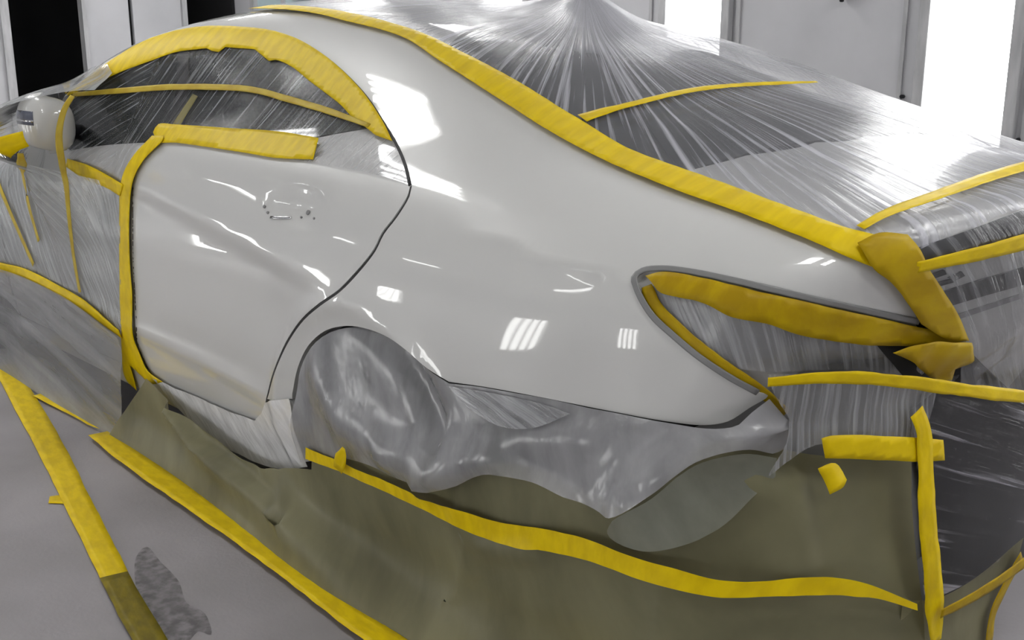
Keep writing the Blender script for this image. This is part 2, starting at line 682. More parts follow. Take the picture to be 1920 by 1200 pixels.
def tape(px, wpx, label, m='tape', mode='side', g=None, off=.003, rag=.06, seed=1, step=8, name='masking_tape', wr=.0006, parent=None):
    """tape along a line of the photograph, width in its pixels, lying on the surface"""
    c = catmull(px, step)
    P = hit(c, g)
    N = normals(P, g)
    dep = (P - CAM) @ FW
    wpx = np.interp(np.linspace(0, 1, len(c)), np.linspace(0, 1, len(np.atleast_1d(wpx))), np.atleast_1d(wpx))
    # foreshortening of the strip's width
    T = np.gradient(P, axis=0)
    T /= np.maximum(np.linalg.norm(T, axis=1, keepdims=True), 1e-9)
    B = np.cross(N, T)
    B /= np.linalg.norm(B, axis=1, keepdims=True)
    vis = np.sqrt((B @ RT) ** 2 + (B @ UP) ** 2)
    t2 = np.stack([T @ RT, -T @ UP], 1)
    b2 = np.stack([B @ RT, -B @ UP], 1)
    t2 /= np.maximum(np.linalg.norm(t2, axis=1, keepdims=True), 1e-6)
    perp = np.abs(b2[:, 0] * t2[:, 1] - b2[:, 1] * t2[:, 0])
    w = wpx * dep / FOC / np.clip(perp, .3, 1)
    w = np.minimum(w, .09)
    o = ribbon(name, P, N, w, M[m], parent, rag=rag, seed=seed, project=surf_proj(mode, g), off=off, wr=wr)
    if label:
        tag(o, label, 'tape', TAPES)
    return o


def tape_poly(px, label, m='tape', mode='side', g=None, off=.003, step=7, sp=.012, name='masking_tape', wr=.0006, uvf=None):
    """tape whose two edges are traced: a closed outline on the surface"""
    o = px_patch(name, px, M[m], None, mode, step, g, off=off, sp=sp, disp=lambda P: wr * wob(P, 80, 3), uvf=uvf)
    sm = o.modifiers.new('thickness', 'SOLIDIFY')
    sm.thickness = .0007
    sm.offset = 1
    return tag(o, label, 'tape', TAPES)


def floor_tape(px, wpx, label, m='tape', z=.004, rag=.06, seed=1, name='masking_tape'):
    P = on_floor(catmull(px, 10), z)
    N = np.tile([0, 0, 1.0], (len(P), 1))
    dep = (P - CAM) @ FW
    wpx = np.interp(np.linspace(0, 1, len(P)), np.linspace(0, 1, len(np.atleast_1d(wpx))), np.atleast_1d(wpx))
    T = np.gradient(P, axis=0)
    T /= np.linalg.norm(T, axis=1, keepdims=True)
    B = np.cross(N, T)
    t2 = np.stack([T @ RT, -T @ UP], 1)
    b2 = np.stack([B @ RT, -B @ UP], 1)
    t2 /= np.maximum(np.linalg.norm(t2, axis=1, keepdims=True), 1e-6)
    perp = np.abs(b2[:, 0] * t2[:, 1] - b2[:, 1] * t2[:, 0])
    w = wpx * dep / FOC / np.clip(perp, .3, 1)
    o = ribbon(name, P, N, w, M[m], None, rag=rag, seed=seed, off=.001)
    return tag(o, label, 'tape', TAPES)


# ------------------------------------------------------------------ the spray booth
def box_into(bm, x0, x1, y0, y1, z0, z1, bev=0.0):
    r = bmesh.ops.create_cube(bm, size=1.0)
    for v in r['verts']:
        v.co = Vector(((x0 + x1) / 2 + v.co.x * (x1 - x0), (y0 + y1) / 2 + v.co.y * (y1 - y0), (z0 + z1) / 2 + v.co.z * (z1 - z0)))
    if bev:
        es = list({e for v in r['verts'] for e in v.link_edges})
        bmesh.ops.bevel(bm, geom=es, offset=bev, segments=2, affect='EDGES', profile=.5)


def boxes(name, bl, m, parent=None, bev=0.0):
    bm = bmesh.new()
    for b in bl:
        box_into(bm, *b, bev=bev)
    me = bpy.data.meshes.new(name)
    bm.to_mesh(me)
    bm.free()
    me.materials.append(m)
    o = bpy.data.objects.new(name, me)
    COL.objects.link(o)
    if parent is not None:
        o.parent = parent
        o.matrix_parent_inverse = Matrix.Translation(-parent.location)
    return o


def cyl(name, p0, p1, r, m, parent=None, seg=16, r2=None):
    p0, p1 = Vector(p0), Vector(p1)
    bm = bmesh.new()
    bmesh.ops.create_cone(bm, cap_ends=True, segments=seg, radius1=r, radius2=r if r2 is None else r2, depth=(p1 - p0).length)
    bm.transform(Matrix.Translation((p0 + p1) / 2) @ (p1 - p0).to_track_quat('Z', 'Y').to_matrix().to_4x4())
    me = bpy.data.meshes.new(name)
    bm.to_mesh(me)
    bm.free()
    me.materials.append(m)
    for p in me.polygons:
        p.use_smooth = len(p.vertices) == 4
    o = bpy.data.objects.new(name, me)
    COL.objects.link(o)
    if parent is not None:
        o.parent = parent
        o.matrix_parent_inverse = Matrix.Translation(-parent.location)
    return o


YF, YN, XF, XR, ZC = 2.4, -3.5, -6.4, 4.2, 3.1
M['wall'] = principled('booth_wall_paint', (.50, .50, .52), rough=.45, var=.12, var_scale=2.2, bump=.05, bump_scale=12)
M['wall_trim'] = principled('booth_trim_paint', (.46, .46, .47), rough=.4, var=.25, var_scale=9, stretch=(3, 3, .6))
M['void'] = principled('dark_room', (.004, .004, .005), rough=.9)
M['floor'] = principled('concrete_floor', (.33, .31, .322), rough=.55, var=.22, var_scale=2.4, bump=.15, bump_scale=90, color2=(.265, .248, .256))
M['ceiling'] = principled('booth_ceiling_paint', (.62, .62, .62), rough=.6)
M['diffuser'] = emit('bright_wall_diffuser', (1, 1, 1), WALL_POWER)
M['tube'] = emit('tube_lamp', (1, 1, .98), TUBE_POWER)
M['near_tube'] = emit('near_tube_lamp', (1, 1, .98), NEAR_POWER)
M['booth_glass'] = principled('bluish_booth_glass', (.42, .52, .54), rough=.1)
M['housing'] = principled('lamp_housing', (.55, .55, .55), rough=.4)


def structure(name, bl, m, bev=0.0):
    o = boxes(name, bl, M[m], None, bev)
    o['kind'] = 'structure'
    return o


structure('floor', [(XF - 1.2, XR + .1, YN - .1, YF + .1, -.1, 0)], 'floor')
structure('ceiling', [(XF - 1.2, XR + .1, YN - .1, YF + .1, ZC, ZC + .1)], 'ceiling')
structure('wall_far', [(XF - 1.2, XR + .1, YF, YF + .1, 0, ZC)], 'wall')
structure('wall_near', [(XF - 1.2, XR + .1, YN - .1, YN, 0, ZC)], 'wall')
structure('wall_rear', [(XR, XR + .1, YN, YF, 0, ZC)], 'wall')
# front wall: a solid part, a dark opening, a pair of door leaves, a second dark opening
structure('wall_front', [(XF - .08, XF, YN, .52, 0, ZC), (XF - .08, XF, .52, YF, 2.6, ZC)], 'wall')
structure('wall_passage', [(XF - 1.2, XF - 1.1, YN, YF, 0, ZC), (XF - 1.1, XF - .08, YN, YN + .06, 0, ZC), (XF - 1.1, XF - .09, YF - .03, YF - .005, 0, ZC), (XF - 1.1, XF - .09, YN + .06, YF - .03, 2.9, 2.95), (XF - 1.1, XF - .09, YN + .06, YF - .03, .002, .01)], 'void')
structure('trim_1', [(XF - .06, XF + .025, .47, .53, 0, 2.62)], 'wall_trim')
structure('trim_2', [(XF - .06, XF + .02, 1.06, 1.09, 0, 2.62)], 'wall_trim')
structure('trim_3', [(XF - .06, XF + .02, 1.87, 1.91, 0, 2.62)], 'wall_trim')
for i, (a, b) in enumerate(((1.09, 1.435), (1.465, 1.87))):
    d = structure('door_%d' % (i + 1), [(XF - .05, XF - .005, a, b, .02, 2.6)], 'wall', .006)
    h = cyl('door_handle', (XF + .03, b - .06, 1.0), (XF + .03, b - .06, 1.15), .012, M['wall_trim'], d)
structure('window_1', [(-6.1, -5.25, YF - .012, YF - .004, 1.55, 2.2)], 'booth_glass')
structure('trim_12', [(-6.16, -6.1, YF - .05, YF - .002, 1.5, 2.25), (-5.25, -5.19, YF - .05, YF - .002, 1.5, 2.25), (-6.1, -5.25, YF - .05, YF - .002, 1.5, 1.55), (-5.7, -5.67, YF - .04, YF - .002, 1.55, 2.2), (-5.55, -5.25, YF - .03, YF - .012, 1.64, 1.67)], 'wall_trim')
structure('trim_4', [(XF - .065, XF - .055, 1.4, 1.5, 0, 2.6)], 'void')

# bright diffusers set in the far wall, one every 1.47 m
fix0 = None
spots = [-.36 + 1.47 * k for k in range(-3, 3)]
names_far = ['bright wall light nearest the front doors, above the car roof', 'bright wall light glimpsed just over the roof centre',
             'tall white wall light behind the plastic-covered rear window', 'widest-looking white wall light behind the plastic-covered boot lid',
             'tall white wall light on the far wall behind the tail', 'tall white wall light on the far wall by the rear wall']
for k, x in enumerate(spots):
    t = empty('wall_light', (x + .18, YF, .3), names_far[k], 'light', 'wall lights of the spray booth')
    boxes('diffuser', [(x, x + .36, YF - .02, YF - .004, .32, 2.5)], M['diffuser'], t)
    boxes('frame', [(x - .05, x, YF - .045, YF - .002, .27, 2.55), (x + .36, x + .41, YF - .045, YF - .002, .27, 2.55),
                    (x, x + .36, YF - .045, YF - .002, .27, .32), (x, x + .36, YF - .045, YF - .002, 2.5, 2.55)], M['wall_trim'], t, .004)
    structure('trim_%d' % (5 + k), [(x + .43, x + .455, YF - .012, YF + .01, 0, ZC), (x - .14, x - .12, YF - .012, YF + .01, 0, ZC)], 'wall_trim')

# small hardware on the far wall
t = boxes('wall_hook', [(-.80, -.765, YF - .05, YF - .001, 1.49, 1.64), (-.79, -.772, YF - .07, YF - .05, 1.475, 1.53)], M['black'], None, .006)
tag(t, 'small black hook on the grey wall between the two wall lights', 'hook')
sc_l = ['small dark bolt head beside the right hand wall light', 'dark bolt head low on the grey wall left of the brightest wall light',
        'dark bolt head on the post at the far right', 'black bolt head at the foot of the post at the far right']


def on_far(u, v):
    return on_y(np.array([[u, v]]), YF)[0]


for lab, (u, v) in zip(sc_l[1:], [(1694, 181), (1900, 191), (1912, 262)]):
    p = on_far(u, v)
    c = cyl('bolt', (p[0], YF - .002, p[2]), (p[0], YF - .022, p[2]), .009, M['black'], None, 8)
    tag(c, lab, 'bolt')

# low four-tube fixtures on the wall behind the camera, each with a short bar light above it
NL = ['nearest the front doors', 'beside the front wing', 'level with the front wheel', 'level with the front door', 'level with the rear wheel', 'level with the tail']
for k in range(6):
    x = -1.34 + 1.47 * (k - 3)
    t = empty('tube_light', (x, YN, .12), 'low four-tube wall light behind the camera, ' + NL[k], 'light', 'tube lights on the near wall')
    boxes('housing', [(x - .19, x + .19, YN + .002, YN + .05, .12, .80)], M['housing'], t, .006)
    for j in range(4):
        xx = x - .125 + j * .083
        cyl('tube', (xx, YN + .085, .16), (xx, YN + .085, .76), .022, M['near_tube'], t, 12)
    t = empty('bar_light', (x, YN, 2.1), 'short bar light high on the wall behind the camera, ' + NL[k], 'light', 'bar lights on the near wall')
    boxes('housing', [(x - .28, x + .28, YN + .002, YN + .05, 2.1, 2.22)], M['housing'], t, .006)
    cyl('tube', (x - .25, YN + .08, 2.16), (x + .25, YN + .08, 2.16), .025, M['near_tube'], t, 12)


def ceiling_fixture(x, y, label):
    t = empty('ceiling_light', (x, y, ZC), label, 'light', 'ceiling lights')
    boxes('housing', [(x - .36, x + .36, y - .2, y + .2, ZC - .08, ZC - .002)], M['housing'], t, .006)
    for k in range(4):
        yy = y - .135 + k * .09
        cyl('tube', (x - .32, yy, ZC - .11), (x + .32, yy, ZC - .11), .024, M['tube'], t, 12)


for k, x in enumerate((-5.0, -3.5, -2.0, 1.9, 3.3)):
    nth = ('first', 'second', 'third', 'fourth', 'last')[k]
    ceiling_fixture(x, -1.0, 'four-tube ceiling light, %s of the row on the camera side' % nth)
    ceiling_fixture(x - .3, 1.4, 'four-tube ceiling light, %s of the row by the far wall' % nth)


# ------------------------------------------------------------------ the car
car = empty('car', (0, 0, 0), 'white four-door saloon masked with yellow tape and plastic film for painting', 'car')


def P3(pts, mode='side'):
    return to_param(np.array(pts, float), mode)


def mirror3(P):
    return P * np.array([1, -1, 1])


# --- the dark shell below the panels
Q = []
ring = [(-3.62, -1.75), (-3.62, 1.75)]
bs, bp = np.meshgrid(np.arange(-3.95, 1.50, .05), np.linspace(-1.62, 1.62, 61))
Pb = solve(np.stack([bs.ravel(), bp.ravel()], 1))
Nb = normals(Pb)
Vb = Pb - Nb * .022
nr, nc = bs.shape
Fb = [(i * nc + j, i * nc + j + 1, (i + 1) * nc + j + 1, (i + 1) * nc + j) for i in range(nr - 1) for j in range(nc - 1)]
def cut_arch(F):
    o = []
    for f in F:
        c = Vb[list(f)].mean(0)
        if np.hypot(c[0], c[2] - .32) < .375 or np.hypot(c[0] + 2.874, c[2] - .32) < .375 or c[2] < .17:
            continue
        o.append(f)
    return o
mesh_obj('inner_body', Vb, cut_arch(Fb), M['under'], car, Nb)

# --- outlines traced on the visible side
RAIL = [(470, 23), (520, 21), (600, 28), (700, 48), (770, 73), (830, 101), (960, 172), (1090, 244), (1180, 290), (1270, 330), (1360, 374), (1450, 413), (1550, 456), (1610, 477)]
CORNER = [(1650, 490), (1680, 522), (1705, 566), (1722, 603)]
LAMP_TOP = [(1722, 603), (1600, 577), (1500, 555), (1400, 532), (1300, 511), (1240, 504), (1205, 508)]
LAMP_BOT = [(1190, 521), (1196, 545), (1222, 590), (1262, 628), (1310, 668), (1370, 708), (1420, 735), (1478, 778)]
Q_BOT = [(1440, 742), (1405, 765), (1365, 790), (1322, 797), (1250, 790), (1150, 772), (1000, 742), (900, 724), (842, 716)]
ARCH = [(842, 716), (800, 690), (762, 657), (730, 634), (690, 617), (650, 611), (610, 620), (578, 648), (558, 690), (548, 738)]
DOOR_R = [(769, 348), (764, 366), (740, 405), (716, 436), (700, 468), (668, 508), (634, 543), (596, 570), (566, 597), (540, 634), (520, 676), (508, 710), (499, 748), (494, 775), (486, 793)]
WIN_TOP = [(769, 348), (760, 310), (742, 268), (720, 232), (690, 186), (650, 142), (610, 108), (560, 78), (510, 63), (450, 56), (390, 55), (330, 64), (270, 85), (210, 120), (165, 152), (132, 180)]
BELT = [(132, 282), (200, 272), (262, 268), (310, 266), (420, 270), (560, 289), (680, 312), (769, 348)]

# quarter panel: roof rail, C pillar and haunch in one pressing
rail_px = catmull(RAIL, 12)
a_pillar = P3([(-1.18, -.515, 1.365), (-1.40, -.525, 1.35), (-1.65, -.57, 1.27), (-1.95, -.66, 1.145), (-2.25, -.76, 1.03)])
wt_px = catmull(WIN_TOP, 10)
lamp_t = catmull(LAMP_TOP + [(1190, 521)], 10)
lamp_b = catmull(LAMP_BOT[:-1], 10)
qpoly_px = np.concatenate([rail_px[3:], catmull([RAIL[-1]] + CORNER, 10)[1:], lamp_t[1:], lamp_b[1:],
                           catmull([LAMP_BOT[-2]] + Q_BOT, 10)[1:], catmull(ARCH, 10)[1:], [(548, 748), (501, 748)],
                           catmull([(502, 747), (512, 708), (524, 676), (544, 636), (570, 600), (600, 574), (638, 547), (672, 512), (704, 471), (720, 439), (744, 408), (768, 368), (772, 350)], 10)[1:],
                           wt_px[1:-1]])
qpar = to_param(hit(qpoly_px), 'side')
qpar = np.concatenate([qpar, a_pillar[::-1]])
for mir in (False, True):
    patch('quarter_panel', qpar, M['paint'], car, sp=.022, rim=.018, mirror=mir)

# rear door
door_px = np.concatenate([catmull([(250, 345), (256, 322), (272, 292), (296, 270), (310, 266)], 8), catmull([(310, 266)] + BELT[4:], 12)[1:],
                          catmull(DOOR_R, 9)[1:], catmull([(486, 793), (540, 830), (560, 842)], 10)[1:1], catmull([(486, 793), (430, 775), (360, 744), (300, 712), (286, 704)], 10)[1:],
                          catmull([(286, 704), (272, 680), (258, 645), (253, 600), (250, 540), (247, 480), (247, 400), (250, 345)], 10)[1:-1]])
for mir in (False, True):
    dr = patch('rear_door', to_param(hit(door_px), 'side'), M['paint'], car, sp=.022, rim=.02, mirror=mir)
    if not mir:
        rear_door = dr
# front door and wing, under film
fd_px = np.concatenate([catmull([(244, 345), (250, 320), (268, 290), (290, 270), (303, 267)], 10)[::-1], catmull([(244, 350), (241, 400), (241, 480), (244, 540), (247, 600), (252, 645), (266, 684), (280, 706)], 10)])
fd = to_param(hit(fd_px), 'side')
fdp = np.concatenate([fd, P3([(-1.6, -.86, .25), (-2.0, -.86, .25), (-2.38, -.88, .25), (-2.36, -.92, .6), (-2.28, -.9, .85), (-2.2, -.82, 1.0)]),
                      to_param(hit(catmull([(132, 282), (200, 272), (262, 268)], 10)), 'side')])
ffp = P3([(-2.22, -.82, 1.0), (-2.30, -.9, .85), (-2.38, -.92, .6), (-2.40, -.88, .25)] +
         [(-2.874 + .38 * math.cos(a), -.9, .32 + .38 * math.sin(a)) for a in np.linspace(.0, math.pi, 12)] +
         [(-3.4, -.82, .35), (-3.62, -.70, .5), (-3.55, -.72, .72), (-3.2, -.76, .87), (-2.8, -.76, .95), (-2.45, -.76, 1.0)])
for mir in (False, True):
    patch('front_door', fdp, M['paint'], car, sp=.035, rim=.02, mirror=mir)
    patch('front_wing', ffp, M['paint'], car, sp=.04, rim=.02, mirror=mir)
# sills
slp = np.concatenate([to_param(hit(catmull([(290, 712), (360, 752), (430, 783), (486, 800), (500, 770), (503, 752), (548, 752), (552, 790), (560, 838)], 10)), 'side'),
                      P3([(-.42, -.85, .17), (-1.2, -.84, .17), (-2.3, -.84, .17), (-2.46, -.86, .2), (-2.42, -.87, .245), (-1.7, -.865, .245), (-1.25, -.87, .245)])])
for mir in (False, True):
    patch('sill', slp, M['paint'], car, sp=.03, rim=.02, mirror=mir)

# roof, rear window, boot lid, windscreen, bonnet: near edge traced, far edge its mirror image
def sym(near, front_mid, rear_mid):
    """near edge from front to back, then across the back, the far edge, and across the front"""
    far = mirror3(near)[::-1]
    return np.concatenate([near, rear_mid, far, front_mid])


h_roof = hit(catmull(RAIL[1:6], 12) + np.array([3, -5]))
near = np.concatenate([[(-1.72, -.555, 1.25), (-1.5, -.515, 1.31), (-1.2, -.505, 1.355)], h_roof])
roof = sym(near, [(-1.62, .3, 1.3), (-1.60, 0, 1.31), (-1.62, -.3, 1.3)], [(-.31, -.25, 1.33), (-.34, 0, 1.345), (-.31, .25, 1.33)])
patch('roof', to_param(roof, 'side'), M['paint'], car, sp=.035, rim=.015)
h_rw = hit(catmull(RAIL[5:10], 12) + np.array([7, -7]))
rwin = sym(h_rw, [(-.29, .25, 1.33), (-.32, 0, 1.345), (-.29, -.25, 1.33)], [(.64, -.42, 1.05), (.66, -.2, 1.07), (.665, 0, 1.07), (.66, .2, 1.07), (.64, .42, 1.05)])
patch('rear_window', to_param(rwin, 'side'), M['glass'], car, sp=.03, rim=.01, off=-.003)
h_bl = hit(np.concatenate([catmull(RAIL[9:], 12) + np.array([5, -6]), catmull([(1655, 483), (1690, 516), (1716, 560), (1742, 600), (1800, 642), (1855, 695), (1905, 742)], 12)]))
boot = np.concatenate([h_bl, [(1.09, -.08, .60), (1.09, 0, .595), (1.09, .08, .60)], mirror3(h_bl)[::-1],
                       [(.655, .42, 1.05), (.675, .2, 1.07), (.68, 0, 1.07), (.675, -.2, 1.07), (.655, -.42, 1.05)]])
boot_lid = patch('boot_lid', to_param(boot, 'rear'), M['paint'], car, mode='rear', sp=.03, rim=.018)
wsn = np.array([(-2.36, -.66, 1.0), (-1.98, -.6, 1.13), (-1.74, -.535, 1.25)])
ws = np.concatenate([wsn, [(-1.64, -.3, 1.3), (-1.62, 0, 1.31), (-1.64, .3, 1.3)], mirror3(wsn)[::-1], [(-2.44, .3, .98), (-2.46, 0, .98), (-2.44, -.3, .98)]])
patch('windscreen', to_param(ws, 'side'), M['glass'], car, sp=.04, rim=.01, off=-.003)
hn = np.array([(-3.5, -.70, .74), (-3.2, -.745, .87), (-2.8, -.745, .95), (-2.47, -.74, 1.0)])
hd = np.concatenate([hn, [(-2.48, -.3, .98), (-2.48, 0, .98), (-2.48, .3, .98)], mirror3(hn)[::-1], [(-3.58, .35, .74), (-3.62, 0, .74), (-3.58, -.35, .74)]])
patch('bonnet', to_param(hd, 'side'), M['paint'], car, sp=.05, rim=.015)
# side windows
wf_px = np.concatenate([catmull([(703, 215, 1)] + WIN_TOP[4:], 10)[:-1] + np.array([-1, 4]), catmull([(132, 185), (128, 240), (132, 278)], 12), catmull([(132, 282), (200, 272), (262, 268), (310, 266), (420, 270), (545, 284, 1), (575, 258, 1), (640, 246), (700, 236, 1)], 12)[1:] + np.array([0, -3])])
for mir in (False, True):
    patch('side_window', to_param(hit(wf_px), 'side'), M['glass'], car, sp=.03, off=-.008, mirror=mir)
    # the pillar between front and rear side window
    patch('door_pillar', to_param(hit(np.array([(362, 62), (352, 165), (330, 262), (300, 266), (328, 165), (346, 64)], float)), 'side'), M['black'], car, sp=.03, off=-.004, mirror=mir)
    patch('window_corner', to_param(hit(np.concatenate([catmull([(768, 346), (759, 310), (741, 268), (719, 232), (707, 215, 1), (700, 236, 1), (640, 246), (578, 258, 1), (548, 286, 1), (620, 298), (680, 310), (768, 346)], 10)[:-1]])), 'side'), M['paint'], car, sp=.02, off=-.006, mirror=mir)
# rear end below the boot lid, bumper taken off
rp = np.concatenate([hit(np.array([(1490, 800), (1482, 780), (1600, 770), (1760, 700)], float)), [(1.04, -.1, .68), (1.04, .1, .68)]])
rear_panel = P3([(.86, -.80, .62), (.99, -.79, .69), (1.03, -.73, .73), (1.07, -.5, .72), (1.08, -.25, .71), (1.09, 0, .70), (1.08, .25, .71), (1.07, .5, .72), (1.03, .73, .73), (.99, .79, .69), (.86, .80, .62),
                 (.84, .8, .35), (.95, .6, .28), (1.0, .3, .26), (1.02, 0, .25), (1.0, -.3, .26), (.95, -.6, .28), (.84, -.8, .35)], 'rear')
patch('rear_panel', rear_panel, M['grey_plastic'], car, mode='rear', sp=.04, off=-.012)
# tail lamp opening: a recess with the lamp taken out
lp = np.concatenate([catmull(LAMP_TOP + [(1190, 521)], 10), catmull(LAMP_BOT, 10)[1:], catmull([(1478, 778), (1640, 770), (1770, 690), (1722, 603)], 12)[1:-1]])
lpar = to_param(hit(lp), 'rear')
for mir in (False, True):
    rec = patch('tail_lamp_recess', lpar, M['paint_dull'], car, mode='rear', sp=.03, off=-.016, rim=0, mirror=mir)
    # rubber seal round the front of the opening
    hp = hit(catmull(LAMP_TOP + LAMP_BOT[:-1], 8))
    sq = ribbon('seal', hp, normals(hp), .011, M['grey_plastic'], car, thick=.003, off=.0, wr=0)
    if mir:
        sq.scale = (1, -1, 1)

# shade in the rear door's trailing gap, laid in as a black strip
hp = hit(catmull([(770, 349), (766, 367), (742, 406.5), (718, 437.5), (702, 469.5), (670, 510), (636, 545), (598, 572), (568, 598.5), (542, 635), (522, 676), (510, 710), (500.5, 748), (495, 775), (487, 793)], 6))
ribbon('door_seal', hp, normals(hp), [.006, .005, .006, .006, .007, .008, .012, .004], M['rubber'], rear_door, thick=.002, off=-.0035, wr=0)
hp = hit(catmull(WIN_TOP[:11], 8))
ribbon('window_seal', hp, normals(hp), [.007, .007, .006, .004], M['rubber'], car, thick=.002, off=.0, wr=0)
hp = hit(catmull([(249, 352), (249, 400), (249.5, 480), (252, 540), (255.5, 600), (257, 640), (268, 672), (284, 702)], 8))
ribbon('door_seal', hp, normals(hp), .006, M['rubber'], rear_door, thick=.002, off=-.002, wr=0)  # shade of the front gap, a black strip as well

# stripped door-handle mount: two clips and a small hole plate in the bowl
for (u, v, r) in ((497, 388, .006), (503, 399, .005), (579, 399, .009), (566, 408, .004), (590, 410, .004)):
    p = hit(np.array([[u, v]], float))
    n = normals(p)[0]
    cyl('handle_clip', p[0] - n * .004, p[0] + n * .004, r * .7, M['grey_plastic'], rear_door, 10)
p = hit(catmull([(508, 408), (528, 409), (546, 409)], 6))
ribbon('handle_plate', p, normals(p), .006, M['chrome'], rear_door, thick=.002, off=.001, wr=0)

# fuel flap and shark-fin aerial
fin_b = Vector((-.20, 0, float(Pc(np.array([-.2]))[0])))
Vf, Ff = [], []
for i in range(9):
    t = i / 8
    x = -.29 + .19 * t
    h = .062 * math.sin(math.pi * min(1, t * .62 + .0)) ** .8 * (1 if t < .95 else .6)
    zb = float(Pc(np.array([x]))[0]) - .012
    for (yy, zz) in ((-.028, 0), (-.018, .45), (-.006, .95), (0, 1), (.006, .95), (.018, .45), (.028, 0)):
        Vf.append((x, yy * (1 - .35 * abs(2 * t - 1)), zb + .01 + zz * h))
for i in range(8):
    for j in range(6):
        a = i * 7 + j
        Ff.append((a, a + 7, a + 8, a + 1))
Ff.append(tuple(range(56, 63)))
Ff.append(tuple(range(6, -1, -1)))
mesh_obj('aerial_fin', Vf, Ff, M['paint'], car)

# boot lid details: dark reflection below the lip as a black strip, licence-plate recess strip, lock buttons
px_patch('lip_shade_strip', [(1716, 466, 1), (1820, 430), (1925, 392), (2110, 326, 1), (2110, 382, 1), (1925, 448), (1840, 474), (1742, 503, 1)], M['black'], boot_lid, 'rear', sp=.02, off=.002, rim=.002)
px_patch('handle_strip', [(1762, 547, 1), (1830, 526), (1925, 498), (2110, 436, 1), (2110, 470, 1), (1925, 530), (1840, 554), (1777, 573, 1)], M['black'], boot_lid, 'rear', sp=.02, off=.004, rim=.006)
for q in ([(1741, 514, 1), (1768, 505, 1), (1772, 513, 1), (1746, 522, 1)], [(1751, 530, 1), (1786, 521, 1), (1789, 527, 1), (1754, 537, 1)], [(1776, 520, 1), (1800, 508, 1), (1806, 516, 1), (1786, 526, 1)]):
    px_patch('lock_button', q, M['black'], boot_lid, 'rear', sp=.01, off=.004, rim=.006)
px_patch('recess_edge', [(1790, 590, 1), (2110, 486, 1), (2110, 494, 1), (1796, 598, 1)], M['grey_plastic'], boot_lid, 'rear', sp=.02, off=.002, rim=.003)
# black hollow beside and below the lamp opening, black beam where the bumper came off
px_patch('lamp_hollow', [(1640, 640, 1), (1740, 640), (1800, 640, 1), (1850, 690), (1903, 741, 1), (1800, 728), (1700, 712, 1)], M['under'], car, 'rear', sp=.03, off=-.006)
px_patch('bumper_beam', [(1700, 775, 1), (1760, 728, 1), (1905, 748), (2110, 790, 1), (2110, 960, 1), (1920, 1070), (1745, 1190, 1), (1725, 900)], M['black'], car, 'rear', sp=.04, off=.0)

# wheels
def wheel(x, side):
    y = .765 * side
    tyre = bmesh.new()
    prof = [(.225, -.10), (.245, -.118), (.30, -.124), (.322, -.108), (.33, -.07), (.331, 0), (.33, .07), (.322, .108), (.30, .124), (.245, .118), (.225, .10)]
    Vw, Fw = [], []
    for i in range(40):
        a = 2 * math.pi * i / 40
        for r, yy in prof:
            Vw.append((x + r * math.cos(a), y + yy, .331 + r * math.sin(a)))
    k = len(prof)
    for i in range(40):
        for j in range(k - 1):
            Fw.append((i * k + j, i * k + j + 1, ((i + 1) % 40) * k + j + 1, ((i + 1) % 40) * k + j))
    tyre.free()
    w = mesh_obj('wheel', Vw, Fw, M['rubber'], car)
    bm = bmesh.new()
    for i in range(5):
        for d in (-.12, .12):
            a = 2 * math.pi * i / 5 + d
            r = bmesh.ops.create_cube(bm, size=1.0)
            bmesh.ops.transform(bm, verts=r['verts'], matrix=Matrix.Translation((x, y + side * .07, .331)) @ Matrix.Rotation(a, 4, 'Y') @ Matrix.Translation((.135, 0, 0)) @ Matrix.Diagonal((.20, .03, .03, 1)))
    r = bmesh.ops.create_cone(bm, cap_ends=True, segments=24, radius1=.06, radius2=.05, depth=.06)
    bmesh.ops.transform(bm, verts=r['verts'], matrix=Matrix.Translation((x, y + side * .07, .331)) @ Matrix.Rotation(math.pi / 2, 4, 'X'))
    me = bpy.data.meshes.new('rim')
    bm.to_mesh(me)
    bm.free()
    me.materials.append(M['alloy'])
    o = bpy.data.objects.new('rim', me)
    COL.objects.link(o)
    o.parent = w


for x in (0, -2.874):
    for s in (-1, 1):
        wheel(x, s)

# door mirror, folded in
mc = np.array([-1.66, -.975, 1.028])


def egg(a, t, k=1.0):
    """point of the mirror housing at plan angle a and height -1..1"""
    c = (1 - abs(t) ** 2.6) ** (1 / 2.6)
    ca, sa = np.cos(a), np.sin(a)
    r = (abs(ca) ** 3 + abs(sa) ** 3) ** (-1 / 3)
    return mc + k * np.array([.075 * r * c * ca, .082 * r * c * sa, .090 * t - .008 * sa])


ts = np.concatenate([[-1], np.sin(np.linspace(-1.45, 1.45, 17)), [1]])
Vm = [egg(a, t) for t in ts for a in np.linspace(0, 2 * math.pi, 40, endpoint=False)]
Fm = [(i * 40 + j, i * 40 + (j + 1) % 40, (i + 1) * 40 + (j + 1) % 40, (i + 1) * 40 + j) for i in range(len(ts) - 1) for j in range(40)]
wm = mesh_obj('wing_mirror', Vm, Fm, M['paint'], car)
aa = np.radians(np.linspace(-128, -42, 24))
Vs = [egg(a, t, 1.012) for t in (-.08, .08, .24, .40) for a in aa]
Fs = [(i * 24 + j, i * 24 + j + 1, (i + 1) * 24 + j + 1, (i + 1) * 24 + j) for i in range(3) for j in range(23)]
sg = mesh_obj('turn_signal', Vs, Fs, M['signal'], wm)
sm = sg.modifiers.new('thickness', 'SOLIDIFY')
sm.thickness = .004
Vs = [egg(a, t, 1.02) for t in (.02, .06, .10) for a in aa]
Fs = [(i * 24 + j, i * 24 + j + 1, (i + 1) * 24 + j + 1, (i + 1) * 24 + j) for i in range(2) for j in range(23)]
